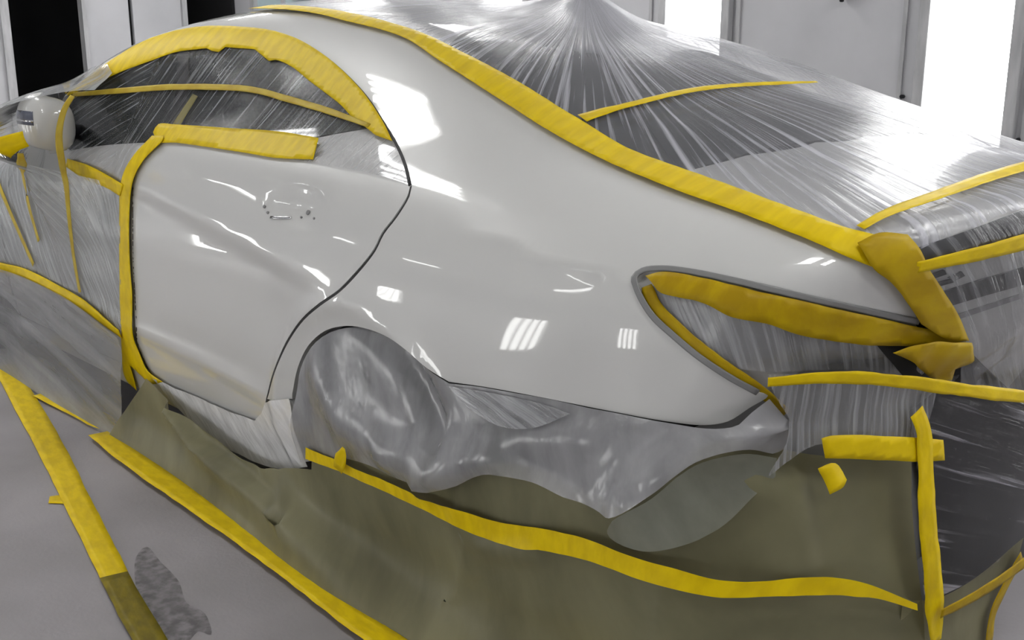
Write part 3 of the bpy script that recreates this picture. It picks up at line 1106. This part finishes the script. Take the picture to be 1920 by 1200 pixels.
sg2 = mesh_obj('signal_strip', Vs, Fs, M['chrome'], sg)
sm = sg2.modifiers.new('thickness', 'SOLIDIFY')
sm.thickness = .002
aa = np.radians(np.linspace(60, 120, 14))
Vs = [egg(a, t, 1.012) for t in np.linspace(-.7, .7, 8) for a in aa]
Fs = [(i * 14 + j, i * 14 + j + 1, (i + 1) * 14 + j + 1, (i + 1) * 14 + j) for i in range(7) for j in range(13)]
mesh_obj('mirror_glass', Vs, Fs, M['glass'], wm)
cyl('mirror_arm', (-1.68, -.92, 1.0), (-1.76, -.80, .985), .026, M['black'], wm, 12)


# ------------------------------------------------------------------ plastic films
def dist_line(P, pts):
    d = np.full(len(P), 9e9)
    for a, b in zip(pts[:-1], pts[1:]):
        ab = b - a
        t = np.clip(((P - a) @ ab) / max(ab @ ab, 1e-12), 0, 1)
        e = P - a - t[:, None] * ab
        d = np.minimum(d, np.sqrt((e * e).sum(1)))
    return d


def g_rear(P):
    x, y = P[:, 0], P[:, 1]
    d = np.hypot(x + .20, y)
    yr = np.interp(x, [-1, -.53, -.24, .05, .33, .64, .9, 1.09], [-.5, -.48, -.48, -.51, -.56, -.62, -.68, -.66])
    t = sstep((y - yr) / .16)
    return .005 + t * (.004 + .072 * np.exp(-(d * d / .022 + d / .5)) + .022 * np.exp(-d / .25)
                       + .05 * np.exp(-((x - .25) / .40) ** 2) * sstep((y + .05) / .40) + .02 * np.exp(-((x - .62) / .22) ** 2))


def g_skirt(P):
    x, z = P[:, 0], P[:, 2]
    a = np.interp(z, [-.1, 0, .12, .3, .45, .62, .75], [.150, .128, .075, .030, .022, .004, -.006])
    b = np.interp(z, [-.1, 0, .12, .3, .45, .62, .75], [.180, .165, .13, .10, .07, .012, .0])
    t = sstep((x - .55) / .4)
    e = .052 * sstep((x + 1.3) / 1.3) * np.interp(z, [0, .16], [1, 0])
    return a * (1 - t) + b * t + e * (1 - t)


def g_front(P):
    x, z = P[:, 0], P[:, 2]
    return (.008 + .25 * np.exp(-((x + 1.66) / .14) ** 4 - ((z - 1.03) / .115) ** 4)
            + .13 * np.exp(-((x + 1.72) / .15) ** 2 - ((z - .86) / .16) ** 2))


def g_tail(P):
    return .014 + 0 * P[:, 0]


def g_low(P):
    """dark film round the back, slack over the missing bumper"""
    return np.interp(P[:, 2], [.3, .45, .6, .7, .8], [.10, .09, .06, .03, .014])


def uv_dir(a, b):
    a, b = np.array(a, float), np.array(b, float)
    a /= np.linalg.norm(a)
    b /= np.linalg.norm(b)
    return lambda P: np.stack([P @ a, P @ b], 1)


def uv_polar(cx, cy, k=.30):
    return lambda P: np.stack([np.arctan2(P[:, 1] - cy, P[:, 0] - cx) * k, np.hypot(P[:, 0] - cx, P[:, 1] - cy)], 1)


def uv_window(P):
    t = (P[:, 0] < -1.36)
    a = np.where(t, math.radians(22), math.radians(72))
    return np.stack([-P[:, 0] * np.sin(a) + P[:, 2] * np.cos(a), P[:, 0] * np.cos(a) + P[:, 2] * np.sin(a)], 1)


M['film_rear'] = film('film_rear_window', haze=(.16, .9), streak=(1.2, 110), bump=1.0, gloss=.32, thr=(.50, .66), rough=.2, color=(.70, .70, .76), gather=(.55, .8))
M['film_win'] = film('film_side_window', haze=(.03, .40), streak=(3, 120), bump=.9, gloss=.24, thr=(.52, .64), big=5)
M['film_door'] = film('film_front_door', haze=(.32, .70), streak=(3, 60), bump=.8, gloss=.45, thr=(.45, .66), color=(.66, .68, .69))
M['film_tail'] = film('film_tail', haze=(.12, .5), streak=(2, 60), bump=.9, gloss=.4, thr=(.48, .74))
M['film_lamp'] = film('film_lamp_opening', haze=(.16, .65), streak=(2, 100), bump=.9, gloss=.6, thr=(.42, .7))
M['film_wheel'] = film('film_wheel', haze=(.42, .80), color=(.60, .60, .62), streak=(5, 11), bump=.6, gloss=.6, thr=(.35, .7), dist=.012, rough=.2)
M['film_olive'] = film('film_olive', haze=(.58, .95), color=(.32, .30, .175), tint=(.5, .48, .36), streak=(2.2, 4.5), bump=.5, gloss=.22, thr=(.35, .65), dist=.012, rough=.35, trans=.3)
M['film_black'] = film('film_over_black', haze=(.015, .75), streak=(1.0, 34), bump=1.0, gloss=.08, thr=(.56, .68), dist=.03, rough=.10, color=(.7, .68, .75))  # white haze streaks paint in the highlights of its creases
M['film_sill'] = film('film_sill', trans=.1, color=(.95, .95, .96), haze=(.80, 1.0), streak=(10, 30), bump=.8, gloss=.6, thr=(.4, .65))
M['film_grey'] = film('film_front_skirt', haze=(.30, .70), color=(.58, .59, .61), streak=(1.2, 12), bump=.7, gloss=.5, thr=(.38, .68), dist=.012, rough=.2)

M['film_pale'] = film('film_pale_flap', haze=(.45, .72), color=(.36, .37, .31), streak=(5, 12), bump=.5, gloss=.3, thr=(.35, .65), dist=.012, rough=.3)
FILMS = 'sheets of masking film'


def film_obj(q, m, label, mode='side', g=None, sp=.02, uvf=None, disp=None, off=0.0):
    o = patch('masking_film', q, M[m], None, mode, off=off, sp=sp, g=g, uvf=uvf, disp=disp, nrm=True)
    return tag(o, label, 'plastic film', FILMS)


# over the rear window and boot lid, drawn up to a peak over the aerial
top_in = hit(catmull([(470, 20), (533, 19), (600, 26), (640, 35), (740, 61), (803, 88), (880, 132), (973, 178), (1083, 240), (1173, 292), (1273, 340), (1380, 378), (1487, 418), (1580, 452), (1640, 466), (1700, 464)], 10))
far = mirror3(top_in)[::-1] + np.array([0, .10, -.04])
film_obj(to_param(np.concatenate([top_in, [(1.128, -.58, .945), (1.142, -.4, .962), (1.15, -.2, .972), (1.152, 0, .975), (1.15, .2, .972), (1.142, .4, .962), (1.128, .58, .945)], far, [(-1.02, .3, 1.4), (-1.0, 0, 1.41), (-1.02, -.3, 1.4)]]), 'side'),
         'film_rear', 'clear creased film stretched to a peak over the rear window and boot lid', g=g_rear, sp=.02, uvf=uv_polar(-.20, 0, .5))

# side windows
film_obj(px_param([(132, 180, 1)] + [(u, v + 6) for u, v in WIN_TOP[::-1][1:-1]] + [(768, 346, 1), (690, 326), (560, 302), (420, 280), (310, 268), (262, 272), (225, 345, 1), (170, 325), (128, 300, 1), (124, 240)]),
         'film_win', 'clear wrinkled film across the dark side windows below the roof', sp=.02, uvf=uv_window, off=.004)

# front door, wing and mirror
film_obj(np.concatenate([px_param([(126, 305, 1), (170, 330), (232, 352, 1), (232, 480), (234, 622, 1), (160, 568), (100, 535), (40, 508), (0, 496, 1)], closed=False),
                         P3([(-2.9, -.93, .62), (-3.1, -.9, .8), (-2.9, -.80, .93), (-2.45, -.80, .985), (-2.1, -.74, 1.045), (-1.93, -.7, 1.10), (-1.80, -.68, 1.14), (-1.66, -.66, 1.145), (-1.57, -.68, 1.12), (-1.53, -.72, 1.06)])]),
         'film_door', 'milky film over the front door, hanging from the door mirror', g=g_front, sp=.02, uvf=uv_dir((.8, 0, .6), (.6, 0, -.8)),
         disp=lambda P: .004 * wob(P, 30, 4))

# front lower corner, from the long tape down to the floor
film_obj(np.concatenate([px_param([(-20, 490, 1), (40, 508), (100, 535), (160, 568), (236, 626, 1), (258, 700), (285, 790, 1), (285, 806)], closed=False),
                         P3([(-1.43, -.94, .004), (-1.7, -.95, .004), (-2.1, -.95, .004), (-2.54, -.95, .004), (-2.8, -.93, .1), (-2.8, -.93, .4)])]),
         'film_grey', 'smoky film hanging from the front door to the floor beside the front wheel', g=g_skirt, sp=.025, uvf=uv_dir((.15, 0, 1), (1, 0, -.15)),
         disp=lambda P: .008 * wob(P * np.array([.5, 1, 2.2]), 14, 5))

# strip of white film wrapped round the sill
film_obj(px_param([(292, 706, 1), (360, 735), (430, 765), (482, 785, 1), (497, 770), (502, 752), (548, 744, 1), (556, 790), (580, 872, 1), (530, 873), (470, 855), (410, 822), (345, 770)]),
         'film_sill', 'white crumpled film wrapped under the rear door sill', g=lambda P: .010 + 0 * P[:, 0], sp=.014, uvf=uv_dir((.8, 0, .5), (.5, 0, -.8)), disp=lambda P: .003 * wob(P, 50, 6))

# wheel film
fold = [hit(np.array(l, float), g_skirt) for l in (
    [(1450, 785), (1380, 815), (1290, 850), (1220, 905), (1170, 960)],
    [(800, 905), (870, 875), (930, 870), (990, 900), (1060, 950)],
    [(730, 850), (830, 850), (960, 830), (1100, 820)],
    [(600, 700), (640, 790), (740, 850), (830, 900)])]
fold_o = [hit(np.array(l, float), g_skirt) for l in (
    [(325, 770), (380, 840), (470, 920), (560, 1010), (640, 1105), (745, 1210)],
    [(500, 880), (560, 990), (700, 1120)],
    [(860, 985), (900, 1020), (1000, 1035)], [(1400, 900), (1480, 930), (1500, 1060)])]


def d_wheel(P):
    d = .010 * wob(P, 9, 8) + .003 * wob(P, 30, 9)
    for l, a, w in zip(fold, (.040, .028, .018, .020), (.035, .030, .04, .05)):
        d = d + a * np.exp(-(dist_line(P, l) / w) ** 2)
    # tucked in inside the wheel arch
    r = np.hypot(P[:, 0], P[:, 2] - .32)
    d = d - .030 * np.exp(-((r - .37) / .035) ** 2) * (P[:, 2] > .45) * (P[:, 0] < .34)
    return d


wheel_px = [(552, 742, 1), (560, 692), (580, 652), (612, 624), (650, 615), (690, 621), (730, 638), (762, 661), (800, 694), (842, 719, 1), (900, 726), (1000, 744), (1150, 774), (1250, 792), (1322, 799), (1365, 792), (1405, 767), (1440, 745, 1),
            (1478, 790, 1), (1470, 840), (1440, 892, 1), (1400, 950), (1330, 1010), (1250, 1045), (1150, 1022), (1000, 985), (850, 945), (700, 888), (580, 838, 1), (572, 800)]
wheel_px = wheel_px[:wheel_px.index((1440, 892, 1))] + [(1446, 850, 1), (1380, 838), (1300, 862), (1230, 925), (1165, 968), (1080, 935), (1000, 895), (920, 885), (840, 912), (760, 895), (660, 860), (566, 866, 1), (546, 800)]
film_obj(px_param(wheel_px, g=g_skirt), 'film_wheel', 'grey billowing film covering the rear wheel and hanging from the rear wing', g=g_skirt, sp=.018, uvf=uv_dir((1, 0, .3), (-.3, 0, 1)), disp=d_wheel)


def d_olive(P):
    d = .012 * wob(P, 7, 12) + .004 * wob(P, 22, 13)
    for l, a, w in zip(fold_o, (.045, .02, .02, .03), (.03, .05, .03, .05)):
        d = d + a * np.exp(-(dist_line(P, l) / w) ** 2)
    # one long pleat, with the groove of its fold along the upper side
    o = np.argsort(fold_o[0][:, 0])
    zl = np.interp(P[:, 0], fold_o[0][o, 0], fold_o[0][o, 2])
    on = sstep((P[:, 0] + 1.02) / .4) * sstep((.15 - P[:, 0]) / .2)
    on = on * sstep((P[:, 2] - .10) / .08)
    d = d - on * .045 * np.exp(-((P[:, 2] - zl - .026) / .018) ** 2)
    d = d + .018 * np.clip(wob(P * np.array([1, 1, .5]), 16, 33), 0, 1)
    return (d - .012) * sstep(P[:, 2] / .12)


olive_px = [(262, 712, 1), (300, 742), (350, 782), (420, 840), (480, 872), (580, 882, 1), (580, 830, 1), (660, 840), (760, 880), (840, 895), (920, 870), (1000, 880), (1080, 920), (1165, 950), (1230, 910), (1300, 850), (1380, 828), (1455, 840, 1), (1530, 855), (1640, 862), (1722, 866, 1), (1728, 960), (1736, 1060), (1742, 1150), (1745, 1260), (1745, 1370, 1), (1500, 1440), (1300, 1480, 1)]
film_obj(np.concatenate([px_param(olive_px, g=g_skirt, closed=False), P3([(.8, -1.0, .004), (.45, -1.01, .004), (.2, -1.01, .004), (-.15, -1.0, .004), (-.5, -.975, .004), (-1.0, -.95, .004), (-1.45, -.95, .004)])]),
         'film_olive', 'olive drab film skirt falling from the sill to the floor', g=g_skirt, sp=.0125, uvf=uv_dir((1, 0, .35), (-.35, 0, 1)), disp=d_olive)
film_obj(px_param([(1448, 856, 1), (1380, 846), (1300, 868), (1230, 932), (1150, 996), (1210, 1030), (1330, 996), (1410, 925), (1446, 892, 1)], g=g_skirt),
         'film_pale', 'pale grey-green film flap hanging under the rear wing corner', g=g_skirt, sp=.018, uvf=uv_dir((1, 0, .5), (-.5, 0, 1)), disp=lambda P: d_wheel(P) * .6 + .012)
film_obj(px_param([(845, 724, 1), (900, 732), (1000, 752), (1075, 775, 1), (1010, 800), (940, 794), (885, 768)], g=g_skirt),
         'film_lamp', 'small shiny crumple of film just below the rear wing edge', g=g_skirt, sp=.012, uvf=uv_dir((.25, 0, 1), (1, 0, -.25)), disp=lambda P: d_wheel(P) * 1.0 + .008 + .004 * wob(P, 60, 31))
# olive film round the back, below the dark tail film
film_obj(np.concatenate([px_param([(1712, 1128, 1), (1760, 1124), (1850, 1074), (1925, 1010, 1)], 'rear', g_low, closed=False), px_param([(1915, 1045, 1), (1885, 1105), (1862, 1160), (1852, 1215), (1850, 1330, 1), (1690, 1370, 1), (1690, 1200), (1695, 1120, 1)], 'rear', g_low, closed=False)]),
         'film_olive', 'olive film below the slanting tape at the car rear corner', 'rear', g=g_low, sp=.025, uvf=uv_dir((0, 1, .3), (0, -.3, 1)), disp=lambda P: .008 * wob(P, 12, 14), off=-.004)

# tail: boot lid face, lamp opening, dark space of the missing bumper
film_obj(px_param([(1708, 468, 1), (1820, 430), (1925, 390), (2110, 324, 1), (2110, 785, 1), (1905, 742), (1800, 725, 1), (1800, 640), (1770, 570), (1735, 500)], 'rear', g_tail),
         'film_tail', 'clear wrinkled film over the boot lid rear face', 'rear', g=g_tail, sp=.018, uvf=uv_dir((0, .7, .75), (0, .75, -.7)), disp=lambda P: .003 * wob(P, 40, 15))
film_obj(px_param([(1215, 530, 1), (1300, 545), (1500, 580), (1720, 630), (1805, 650, 1), (1840, 690), (1880, 735, 1), (1740, 716), (1640, 700), (1440, 700, 1), (1370, 690), (1300, 645), (1240, 590)], 'rear'),
         'film_lamp', 'clear pleated film across the empty tail lamp opening', 'rear', sp=.016, uvf=uv_dir((.55, .75, .35), (-.2, -.3, .9)), off=-.007, disp=lambda P: .002 * wob(P, 60, 16))
film_obj(px_param([(1440, 702, 1), (1640, 706), (1760, 722, 1), (1745, 780), (1720, 830), (1530, 835), (1470, 870, 1), (1440, 892), (1474, 830), (1480, 785, 1), (1450, 735)], 'rear', g_low),
         'film_lamp', 'pleated film between the tail lamp opening and the short horizontal tape', 'rear', g=g_low, sp=.016, uvf=uv_dir((.35, .8, 0), (0, -.1, 1)), disp=lambda P: .003 * wob(P, 45, 17))
film_obj(px_param([(1742, 722, 1), (1905, 745), (2110, 788, 1), (2110, 890, 1), (1925, 1010), (1850, 1072), (1735, 1135, 1), (1725, 1000), (1712, 830, 1)], 'rear', g_low),
         'film_black', 'loose shiny film over the black space of the missing bumper', 'rear', g=g_low, sp=.016, uvf=uv_dir((0, .35, .9), (0, .9, -.35)), disp=lambda P: .009 * wob(P * np.array([1, .6, 2.]), 22, 18))

# ------------------------------------------------------------------ tapes
tape_poly([(467, 17, 1), (533, 15), (633, 25), (740, 50), (803, 72), (880, 110), (973, 160), (1057, 213), (1083, 228), (1173, 283), (1273, 322), (1380, 360), (1487, 400), (1580, 434), (1640, 448), (1668, 452, 1),
           (1655, 480), (1640, 503, 1), (1580, 483), (1480, 443), (1370, 400), (1273, 366), (1140, 310), (1040, 257), (940, 193), (827, 120), (757, 75), (640, 42), (600, 32), (533, 23), (467, 21, 1)],
          'long wide tape from the roof down the rear window edge to the boot corner', off=.009, g=None)
tape_poly([(1600, 465, 1), (1640, 449), (1690, 449, 1), (1710, 468), (1728, 500), (1780, 580), (1802, 632, 1), (1760, 628), (1713, 600, 1), (1687, 560), (1653, 520), (1627, 503)],
          'wide ochre tape folded down over the boot corner', 'tape_dark', 'rear', off=.017)
tape_poly([(1212, 522, 1), (1250, 514), (1340, 530), (1420, 548), (1500, 563), (1600, 584), (1720, 611), (1802, 626, 1), (1806, 655), (1730, 648), (1600, 642), (1500, 626), (1440, 606), (1370, 592), (1320, 566), (1275, 556), (1236, 545)],
          'broad ochre tape along the top of the tail lamp opening', 'tape_dark', 'rear', off=.006, wr=.002)
tape_poly([(1655, 650, 1), (1720, 632), (1800, 632, 1), (1807, 662), (1772, 678, 1), (1768, 700, 1), (1738, 706, 1), (1722, 690, 1), (1700, 672)],
          'torn end of tape folded below the boot corner', 'tape_dark', 'rear', off=.024, wr=.004)
tape([(1210, 535), (1228, 575), (1262, 612), (1310, 655), (1370, 698), (1430, 738), (1476, 775)], [22, 26, 26, 24, 16], 'orange-yellow tape down the front edge of the tail lamp opening', 'tape_dark', 'rear', off=-.003)
tape([(1435, 712), (1530, 704), (1640, 706), (1760, 722), (1850, 736), (1930, 744), (2100, 765)], [16, 22, 26, 26, 22, 20], 'straight tape running from the tail lamp opening across the car rear', 'tape', 'rear', g_low, off=.010)
tape([(1715, 500), (1760, 490), (1850, 470), (1930, 448), (2100, 390)], [20, 26, 30, 30, 28], 'yellow tape slanting across the boot lid rear face below the lip', 'tape', 'rear', g_tail, off=.004)
# window arch
tape_poly([(128, 178, 1), (165, 148), (210, 116), (270, 81), (330, 61), (390, 52), (450, 53), (510, 60), (560, 76), (610, 106), (650, 140), (690, 184), (722, 234), (738, 268, 1),
           (707, 257, 1), (683, 238), (667, 227), (640, 198), (617, 180), (580, 152), (550, 128), (520, 115), (507, 117, 1), (480, 95, 1), (425, 91, 1), (413, 100, 1), (400, 98), (390, 93, 1), (333, 100), (283, 117), (233, 135), (187, 156), (157, 170), (130, 181, 1)],
          'broad torn-edged tape arching over the side windows', off=.006)
tape([(140, 179), (230, 172), (320, 166), (400, 166), (475, 171), (540, 188), (620, 212), (695, 240)], [8, 11, 12, 12, 12, 13, 13, 9], 'thin tape across the middle of the side windows', 'tape_thin', off=.008)
tape_poly([(290, 250, 1), (300, 235), (335, 236), (433, 243), (520, 249), (600, 262, 1), (590, 302, 1), (520, 299), (460, 289), (333, 270), (300, 268)], 'broad tape along the sill of the rear side window', off=.006)
tape([(366, 178), (352, 200), (334, 228), (318, 252)], [16, 18, 20, 18], 'pale tape on the pillar between the side windows', 'tape_under', off=-.001)
tape_poly([(290, 258, 1), (312, 258, 1), (310, 267), (277, 300), (256, 338), (249, 393), (250, 500), (254, 550), (255, 627), (267, 660), (283, 693), (310, 713, 1), (290, 718), (267, 699), (249, 682, 1), (258, 715), (262, 730, 1), (240, 707), (234, 663), (233, 633), (231, 567), (230, 500), (230, 400), (233, 340), (253, 298)],
          'upright tape down the front edge of the rear door', off=.010)
tape_poly([(133, 297, 1), (173, 310), (207, 327), (238, 345, 1), (232, 368, 1), (207, 352), (167, 337), (130, 313, 1)], 'short broad tape below the front side window', off=.012)
tape([(136, 182), (122, 203), (112, 238), (111, 272), (118, 308), (126, 345), (130, 385), (136, 440), (144, 497), (153, 548)], [9, 10, 12, 12, 10, 9, 9, 9, 8], 'thin tape hanging beside the door mirror down the front door', 'tape_thin', 'side', g_front, off=.006)
tape([(-4, 335), (18, 388), (42, 443), (66, 496)], [9, 9, 9], 'leftmost thin tape slanting across the front wing', 'tape_thin', 'side', g_front, off=.006)
tape([(38, 285), (48, 338), (58, 388), (76, 452)], [9, 9, 8], 'faint thin tape below the door mirror', 'tape_thin', 'side', g_front, off=.006)
tape([(-10, 274), (15, 267), (46, 259)], [28, 28, 26], 'broad tape on the front wing left of the door mirror', 'tape', 'side', g_front, off=.008)
tape([(-10, 494), (60, 515), (120, 545), (160, 568), (200, 598), (234, 622)], [17, 19, 18, 17, 15, 14], 'long tape along the lower front door', 'tape', 'side', None, off=.016)
# on the films
C_UP = [(580, 835, 1), (660, 868), (750, 905), (850, 945), (940, 974), (1040, 990), (1100, 1005), (1190, 1040), (1270, 1064), (1340, 1082), (1420, 1085), (1500, 1078), (1560, 1079), (1620, 1092), (1716, 1131, 1)]
C_LO = [(1716, 1143, 1), (1640, 1120), (1600, 1116), (1560, 1112), (1450, 1113), (1340, 1115), (1270, 1102), (1200, 1082), (1100, 1044), (1000, 1022), (900, 998), (850, 975), (760, 932), (650, 882), (580, 858, 1)]


def d_tapec(P):
    return np.maximum(d_wheel(P), d_olive(P)) * .8 + .006


q = px_param(C_UP + C_LO, 'side', g_skirt, 8)
o = patch('masking_tape', q, M['tape'], None, 'side', off=.004, sp=.010, g=g_skirt, disp=lambda P: d_tapec(P) + .0012 * wob(P, 90, 21))
tag(o, 'long wavy tape joining the grey wheel film to the olive skirt', 'tape', TAPES)
tape([(1700, 768), (1712, 800), (1716, 860), (1718, 930), (1724, 1000), (1730, 1070), (1735, 1140), (1738, 1195)], [34, 38, 36, 40, 42, 42, 46, 26], 'upright tape at the car rear corner beside the dark film', 'tape', 'rear', g_low, off=.022, wr=.002)
tape_poly([(1528, 818, 1), (1545, 813), (1700, 815), (1752, 820, 1), (1755, 860, 1), (1700, 862), (1600, 855), (1535, 853, 1)], 'short horizontal tape crossing the top of the upright corner tape', 'tape', 'rear', g_low, off=.018)
tape_poly([(1514, 868, 1), (1545, 858), (1566, 892, 1), (1560, 905), (1535, 919, 1)], 'small loose tape tab below the short horizontal tape', 'tape', 'rear', g_low, off=.03, wr=.003)
tape([(1735, 1135), (1800, 1102), (1860, 1064), (1905, 1028), (1930, 985)], [18, 22, 24, 22], 'tape slanting up to the right below the dark film', 'tape_dark', 'rear', g_low, off=.034)
tape([(1912, 1040), (1880, 1100), (1858, 1150), (1850, 1205)], [22, 24, 22], 'faint tape going down at the bottom right corner', 'tape_dark', 'rear', g_low, off=.004)
tape([(1092, 226), (1130, 214), (1200, 196), (1300, 173), (1400, 163), (1470, 160), (1530, 158)], [22, 12, 12, 12, 11, 9, 4], 'thin tape crossing the film over the rear window', 'tape', 'side', g_rear, off=.006)
tape([(1612, 432), (1660, 406), (1760, 370), (1850, 338), (1930, 314), (2060, 276)], [12, 16, 18, 18, 16], 'tape slanting across the boot lid film', 'tape', 'side', g_rear, off=.006)
o = tape([(652, 872), (660, 850), (664, 832)], [18, 24, 6], 'small crumpled tape tuft standing up on the wavy tape', 'tape', 'side', g_skirt, off=.03, wr=.006)
# on the floor
floor_tape([(8, 685), (50, 760), (90, 830), (125, 900), (150, 950), (190, 1030), (222, 1094)], [17, 20, 21, 21, 22], 'leftmost floor tape, slanting away from the car', 'tape')
floor_tape([(214, 1078), (250, 1146), (290, 1215), (350, 1330)], [22, 23, 25, 28], 'dirty olive end piece of the leftmost floor tape', 'tape_olive', z=.007)
floor_tape([(188, 812), (250, 862), (350, 930), (450, 1000), (560, 1080), (650, 1150), (735, 1208), (900, 1320), (1080, 1430)], [16, 18, 19, 20, 21, 24, 27], 'long straight floor tape holding the olive skirt', 'tape', z=.015)
floor_tape([(80, 738), (140, 765), (200, 793), (255, 810), (285, 806), (305, 790)], [12, 15, 17, 16, 8], 'short curved floor tape beside the smoky film', 'tape', z=.008)
floor_tape([(92, 938), (112, 936), (140, 938)], [10, 12, 12], 'tiny tape stub sticking out from the leftmost floor tape', 'tape', z=.002)
# a dark worn patch on the concrete
m, nt, out = mat_new('worn_concrete')
tc = nt.nodes.new('ShaderNodeTexCoord')
nz = nt.nodes.new('ShaderNodeTexNoise')
nz.inputs['Scale'].default_value = 38
nz.inputs['Detail'].default_value = 8
nt.links.new(tc.outputs['Object'], nz.inputs['Vector'])
mr = nt.nodes.new('ShaderNodeMapRange')
mr.inputs['From Min'].default_value = .38
mr.inputs['From Max'].default_value = .62
mr.inputs['To Min'].default_value = .1
mr.inputs['To Max'].default_value = .6
nt.links.new(nz.outputs[0], mr.inputs['Value'])
b = nt.nodes.new('ShaderNodeBsdfPrincipled')
b.inputs['Base Color'].default_value = (.11, .10, .108, 1)
b.inputs['Roughness'].default_value = .6
nt.links.new(mr.outputs[0], b.inputs['Alpha'])
nt.links.new(b.outputs[0], out.inputs[0])
c = on_floor(catmull([(255, 1045), (275, 1025), (300, 1052), (335, 1090), (350, 1130), (384, 1150), (396, 1190), (372, 1184), (350, 1204), (300, 1190), (286, 1150), (258, 1110)], 8, True), .0015)
Vq, Fq = triangulate(c[:, :2], .05)
o = mesh_obj('floor_stain', np.concatenate([Vq, np.full((len(Vq), 1), .0015)], 1), Fq, m)
tag(o, 'dark worn patch on the concrete between the two longest floor tapes', 'stain')
